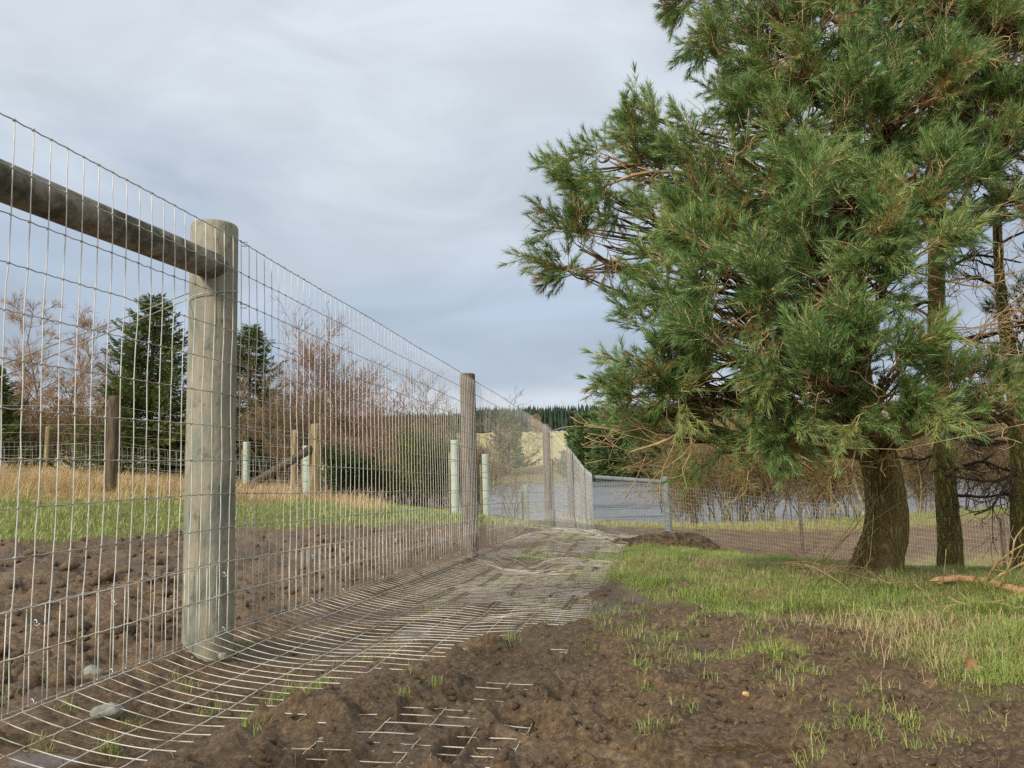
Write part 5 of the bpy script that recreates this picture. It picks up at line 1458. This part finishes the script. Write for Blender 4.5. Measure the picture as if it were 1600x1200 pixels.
def build_clods():
    g = np.random.default_rng(66)
    t = (1 + 5 ** .5) / 2
    ic = norm(np.array([(-1, t, 0), (1, t, 0), (-1, -t, 0), (1, -t, 0), (0, -1, t), (0, 1, t), (0, -1, -t), (0, 1, -t), (t, 0, -1), (t, 0, 1), (-t, 0, -1), (-t, 0, 1)], float))
    fi = np.array([(0, 11, 5), (0, 5, 1), (0, 1, 7), (0, 7, 10), (0, 10, 11), (1, 5, 9), (5, 11, 4), (11, 10, 2), (10, 7, 6), (7, 1, 8), (3, 9, 4), (3, 4, 2), (3, 2, 6), (3, 6, 8), (3, 8, 9), (4, 9, 5), (2, 4, 11), (6, 2, 10), (8, 6, 7), (9, 8, 1)])
    out = []
    for n, lo, hi, y0, y1, s0, kp in ((9000, 150, 1680, 1.8, 8.0, .0075, 0), (3200, -200, 760, 2.6, 10.5, .020, 1)):
        y = y0 + (y1 - y0) * g.uniform(0, 1, n) ** 1.3; x = fan(lo, hi)(y, g)
        v = (x - fline(y)) * FNRM[0]
        m = np.clip(sum(masks(x, y)), 0, 1)
        w = (1 - m) * (.25 + .9 * sstep(-.15, .4, perlin(x * 1.4, y * 1.4, 111))) * (np.where(v < -.3, 1, 0) if kp else np.where(v > .12, np.where(v < .8, .35, 1), 0))
        k = g.uniform(0, 1, n) < w; x = x[k]; y = y[k]; n = len(x)
        s = s0 * np.exp(g.normal(0, .62, n)); s = np.minimum(s, s0 * 4)
        V = ic[None] * g.uniform(.55, 1.25, (n, 12, 1)) * (s[:, None] * g.uniform(.7, 1.4, (n, 3)))[:, None, :] * np.array([1, 1, .7])
        a = g.uniform(0, 6.28, n); ca, sa = np.cos(a)[:, None], np.sin(a)[:, None]
        V = np.stack([V[..., 0] * ca - V[..., 1] * sa, V[..., 0] * sa + V[..., 1] * ca, V[..., 2]], -1)
        V += np.stack([x, y, H(x, y) + s * .1], -1)[:, None]
        out.append((V.reshape(-1, 3), [((np.arange(n) * 12)[:, None, None] + fi[None]).reshape(-1, 3)]))
    tag(part('mud_crumbs', join(out), M['ground'], None, kind='stuff'), 'loose crumbs and clods of wet brown earth over the churned mud', 'mud')
    n = 90; y = 1.9 + 5 * g.uniform(0, 1, n) ** 1.3; x = fan(300, 1650)(y, g); sp = .0045 * np.exp(g.normal(0, .4, n))
    V = ic[None] * g.uniform(.8, 1.15, (n, 12, 1)) * (sp[:, None] * g.uniform(.7, 1.4, (n, 3)))[:, None, :] + np.stack([x, y, H(x, y) + sp * .5], -1)[:, None]
    tag(part('pebbles', (V.reshape(-1, 3), [((np.arange(n) * 12)[:, None, None] + fi[None]).reshape(-1, 3)]), M['stone'], None, smooth=True, kind='stuff'), 'tiny pale pebbles dotted over the foreground mud', 'pebbles')
    # small tufts that have come through the trampling, thicker towards the turf
    n = 330
    y = 2.2 + 5.2 * g.uniform(0, 1, n); x = fan(760, 1680)(y, g)
    dd = pmask(x, y, GRASS_R, 2.2)
    k = g.uniform(0, 1, n) < .15 + 1.2 * dd; x = x[k]; y = y[k]
    c = g.integers(14, 44, len(x)); X = np.repeat(x, c); Y = np.repeat(y, c); n = len(X); rad = np.repeat(g.uniform(.015, .06, len(x)), c)
    X = X + g.normal(0, 1, n) * rad; Y = Y + g.normal(0, 1, n) * rad
    tone = np.repeat(g.normal(.45, .2, len(x)), c)
    la = np.arctan2(Y - np.repeat(y, c), X - np.repeat(x, c)) + g.normal(0, .5, n)
    geo = blade_mesh(np.stack([X, Y, H(X, Y) - .004], -1), g.uniform(.025, .075, n), np.full(n, .0015), g.uniform(.4, 1.5, n), la, g.uniform(.1, .9, n))
    var = np.where(g.uniform(0, 1, n) < .3, g.uniform(.78, 1, n), np.clip(tone + g.normal(0, .1, n), 0, .74))
    tag(part('turf_remnants', geo, M['grass'], None, {'var': np.repeat(var, 5)}, kind='stuff'), 'scattered low tufts of grass at the churned edge of the right hand turf', 'grass')


build_clods()

# ------------------------------------------------------------------ small things
def rock(name, px, py, s, label, seed, mat_, cat='stone', dz=0.0, group=None):
    g = np.random.default_rng(seed)
    q = hit(px, py); z = Hs(q)
    nu, nv = 18, 11
    th = np.linspace(0, 2 * np.pi, nu, endpoint=False); ph = np.linspace(-np.pi / 2, np.pi / 2, nv)
    T, Pp = np.meshgrid(th, ph)
    d = np.stack([np.cos(Pp) * np.cos(T), np.cos(Pp) * np.sin(T), np.sin(Pp)], -1).reshape(-1, 3)
    pl = norm(g.normal(0, 1, (9, 3))); off = g.uniform(.62, .95, 9)
    r = np.min(np.where(d @ pl.T > .15, off / np.maximum(d @ pl.T, .15), 9), 1); r = np.minimum(r, 1.15)
    V = d * r[:, None] * np.array(s) + np.array([q[0], q[1], z + s[2] * .3 + dz])
    idx = np.arange(nu * nv).reshape(nv, nu); b = np.roll(idx, -1, 1)
    Q = np.stack([idx[:-1], b[:-1], b[1:], idx[1:]], -1).reshape(-1, 4)
    o = part(name, (V, [Q]), mat_, None, smooth=False)
    return tag(o, label, cat, group)


rock('stone', 146, 1064, (.042, .035, .034), 'pale grey stone in the mud just under the mesh left of the thick post', 1, M['stone'])
rock('stone', 168, 1108, (.05, .045, .03), 'flat grey stone lying under the mesh skirt at the lower left', 2, M['stone'])
rock('stone', 347, 1024, (.03, .028, .022), 'small grey stone at the right foot of the thick post', 3, M['stone'])
rock('stone', 1166, 1101, (.012, .011, .009), 'tiny pinkish stone in the bare mud at the lower right', 4, M['rawwood'])


def build_leaf():
    q = hit(1518, 1048); c = np.array([q[0], q[1], Hs(q) + .03])
    lob = [(0, -.045), (.012, -.03), (.03, -.028), (.02, -.012), (.04, -.002), (.024, .01), (.034, .028), (.012, .026), (0, .048), (-.012, .026), (-.032, .03), (-.022, .01), (-.038, -.002), (-.02, -.012), (-.028, -.028), (-.01, -.03)]
    u = norm(np.array([1.0, .15, .1])); v = norm(np.array([-.1, .35, .9]))
    pts = np.array([c + u * a + v * b_ + np.cross(u, v) * (a * a * 8 + .004 * math.sin(a * 200)) for a, b_ in lob])
    ctr = c + np.cross(u, v) * -.006
    V = np.concatenate([pts, [ctr]]); V = np.concatenate([V, V + np.cross(u, v) * .0012]); n = len(lob)
    F = np.array([[i, (i + 1) % n, n] for i in range(n)]); F2 = F[:, ::-1] + n + 1
    E = np.array([[i, (i + 1) % n, (i + 1) % n + n + 1, i + n + 1] for i in range(n)])
    o = thing('oak_leaf', c, 'single dry tan oak leaf standing in the grass at the lower right', 'leaf')
    part('blade', (V, [F, F2, E]), M['leaf'], o)
    part('stalk', tubes(np.array([c + v * -.045, c + v * -.06, c + v * -.075 + u * .006]), np.full(3, .0014), 4), M['stem'], o)


build_leaf()


def build_mound():
    g = np.random.default_rng(9)
    q = at(1062, 858, 11.0)
    o = thing('dirt_mound', (q[0], q[1], float(G(q[0], q[1]))), 'low heap of dark dug earth left of the far railed post, before the mesh', 'earth heap')
    nx, ny = 90, 44
    X, Y = np.meshgrid(np.linspace(-1.25, 1.05, nx), np.linspace(-.65, .6, ny))
    prof = np.exp(-((X + .1) / .55) ** 2) * .24 + np.exp(-((X - .35) / .25) ** 2) * .1 + .06 * np.exp(-((X + .85) / .3) ** 2)
    Z = prof * np.exp(-(Y / .28) ** 2) + .05 * fbm(X * 5, Y * 5, 4, 3) * np.exp(-(Y / .45) ** 2) * np.exp(-(X / .9) ** 2) - .08 * sstep(.3, .6, np.abs(Y)) - .06 * sstep(.7, 1.2, np.abs(X)) - .02
    gx, gy = X + q[0], Y + q[1]
    V = np.stack([gx, gy, G(gx, gy) + Z], -1).reshape(-1, 3); idx = np.arange(nx * ny).reshape(ny, nx)
    Q = np.stack([idx[:-1, :-1], idx[:-1, 1:], idx[1:, 1:], idx[1:, :-1]], -1).reshape(-1, 4)
    part('soil', (V, [Q]), M['clod'], o)
    n = 60; cx = g.normal(0, .45, n); cy = g.normal(-.1, .18, n)
    gs = []
    ic = np.array([[1, 0, 0], [-1, 0, 0], [0, 1, 0], [0, -1, 0], [0, 0, 1.0], [0, 0, -1]])
    fk = np.array([[0, 2, 4], [2, 1, 4], [1, 3, 4], [3, 0, 4], [2, 0, 5], [1, 2, 5], [3, 1, 5], [0, 3, 5]])
    for a, b_ in zip(cx, cy):
        zz = float(G(q[0] + a, q[1] + b_)) + .2 * math.exp(-(a / .6) ** 2) * math.exp(-(b_ / .28) ** 2) - .01
        gs.append((ic * g.uniform(.02, .06, (6, 1)) + [q[0] + a, q[1] + b_, zz], [fk]))
    part('clods', join(gs), M['clod'], o, kind='stuff')


build_mound()


def polyline(pts, K=14, jit=.004, g=rng):
    Q = np.array(pts); kk = np.linspace(0, len(Q) - 1, K)
    W = np.stack([np.interp(kk, np.arange(len(Q)), Q[:, i]) for i in range(3)], -1)
    W[1:-1] = (W[:-2] + 2 * W[1:-1] + W[2:]) / 4
    return W + np.cumsum(g.normal(0, jit, W.shape), 0) * .6


def build_fallen():
    g = np.random.default_rng(12)
    pts = [at(1470, 906, 6.1), at(1500, 903, 6.0), at(1540, 910, 5.85), at(1590, 932, 5.6), at(1680, 960, 5.3), at(1780, 985, 5.1)]
    for p in pts: p[2] = max(p[2], Hs(p) + .03)
    o = thing('fallen_branch', (*pts[2][:2], Hs(pts[2])), 'snapped orange barked pine branch with pale broken end lying at the right edge', 'branch')
    W = polyline(pts, 16, .003, g)
    part('stem', tubes(W, np.linspace(.026, .034, 16) + .006 * perlin(np.arange(16) * .7, np.arange(16) * 0, 3), 12), M['redbark'], o, smooth=True)
    d = norm(W[0] - W[2])
    for k in range(5):
        a = W[0] - d * .01 + g.normal(0, .011, 3); L = g.uniform(.03, .09)
        part('splinter', tubes(np.stack([a, a + d * L * .6 + g.normal(0, .004, 3), a + d * L]), np.array([.014, .009, .002]), 5), M['rawwood'], o)
    tw = [[(1540, 908, 5.8), (1560, 880, 5.6), (1590, 855, 5.5), (1620, 840, 5.4)], [(1545, 910, 5.8), (1570, 895, 5.7), (1600, 880, 5.6), (1640, 850, 5.5)], [(1560, 915, 5.7), (1580, 880, 5.5), (1585, 845, 5.4), (1605, 820, 5.4)],
          [(1590, 930, 5.6), (1570, 960, 5.2), (1530, 970, 4.9), (1480, 990, 4.7)], [(1600, 935, 5.5), (1560, 940, 5.1), (1500, 942, 4.9), (1470, 965, 4.8)], [(1600, 990, 4.7), (1550, 1000, 4.5), (1500, 1000, 4.5), (1450, 1015, 4.4)], [(1640, 960, 5), (1600, 950, 4.8), (1560, 955, 4.7), (1520, 985, 4.6)]]
    for t in tw:
        P = [at(*q) for q in t]
        for p in P: p[2] = max(p[2], Hs(p) + .012)
        Z = polyline(P, 12, .006, g)
        part('side_twig', tubes(Z, np.linspace(.010, .003, 12), 6), M['dead'], o, smooth=True)
        X, R = grow(Z[None], np.linspace(.010, .003, 12)[None], 7, .35, 45, .05, 6, .2, 1, .25, .6, .0018, g)
        part('fine_twigs', tubes(X, R, 3), M['dead'], o, kind='stuff')
    # litter of twigs and dead bracken on the turf beside the big trunk
    o = thing('twig_litter', (*hit(1275, 905), Hs(hit(1275, 905))), 'loose heap of tan dead twigs on the grass left of the big trunk', 'twigs')
    for k, t in enumerate([[(1215, 888), (1260, 900), (1310, 915), (1345, 935)], [(1225, 895), (1270, 893), (1320, 900), (1400, 880)], [(1250, 905), (1280, 885), (1300, 880), (1330, 893)], [(1240, 880), (1290, 900), (1330, 905), (1370, 930)],
                           [(1230, 905), (1265, 910), (1300, 905), (1325, 890)], [(1265, 915), (1300, 900), (1340, 905), (1390, 925)]]):
        P = []
        for j, q in enumerate(t):
            w = hit(*q); P.append([w[0], w[1], Hs(w) + .04 + .05 * math.sin(j * 1.3 + k)])
        Z = polyline(P, 12, .008, g)
        part('twig', tubes(Z, np.linspace(.006, .002, 12), 5), M['dead'], o)
        X, R = grow(Z[None], np.linspace(.006, .002, 12)[None], 9, .3, 50, .1, 5, .1, 1, .25, .7, .0016, g)
        part('fine_twigs', tubes(X, R, 3), M['dead'], o, kind='stuff')


build_fallen()
tot = sum(len(o.data.loops) - 2 * len(o.data.polygons) for o in bpy.data.objects if o.type == 'MESH')
print('TRIANGLES', tot, 'objects', len(bpy.data.objects))
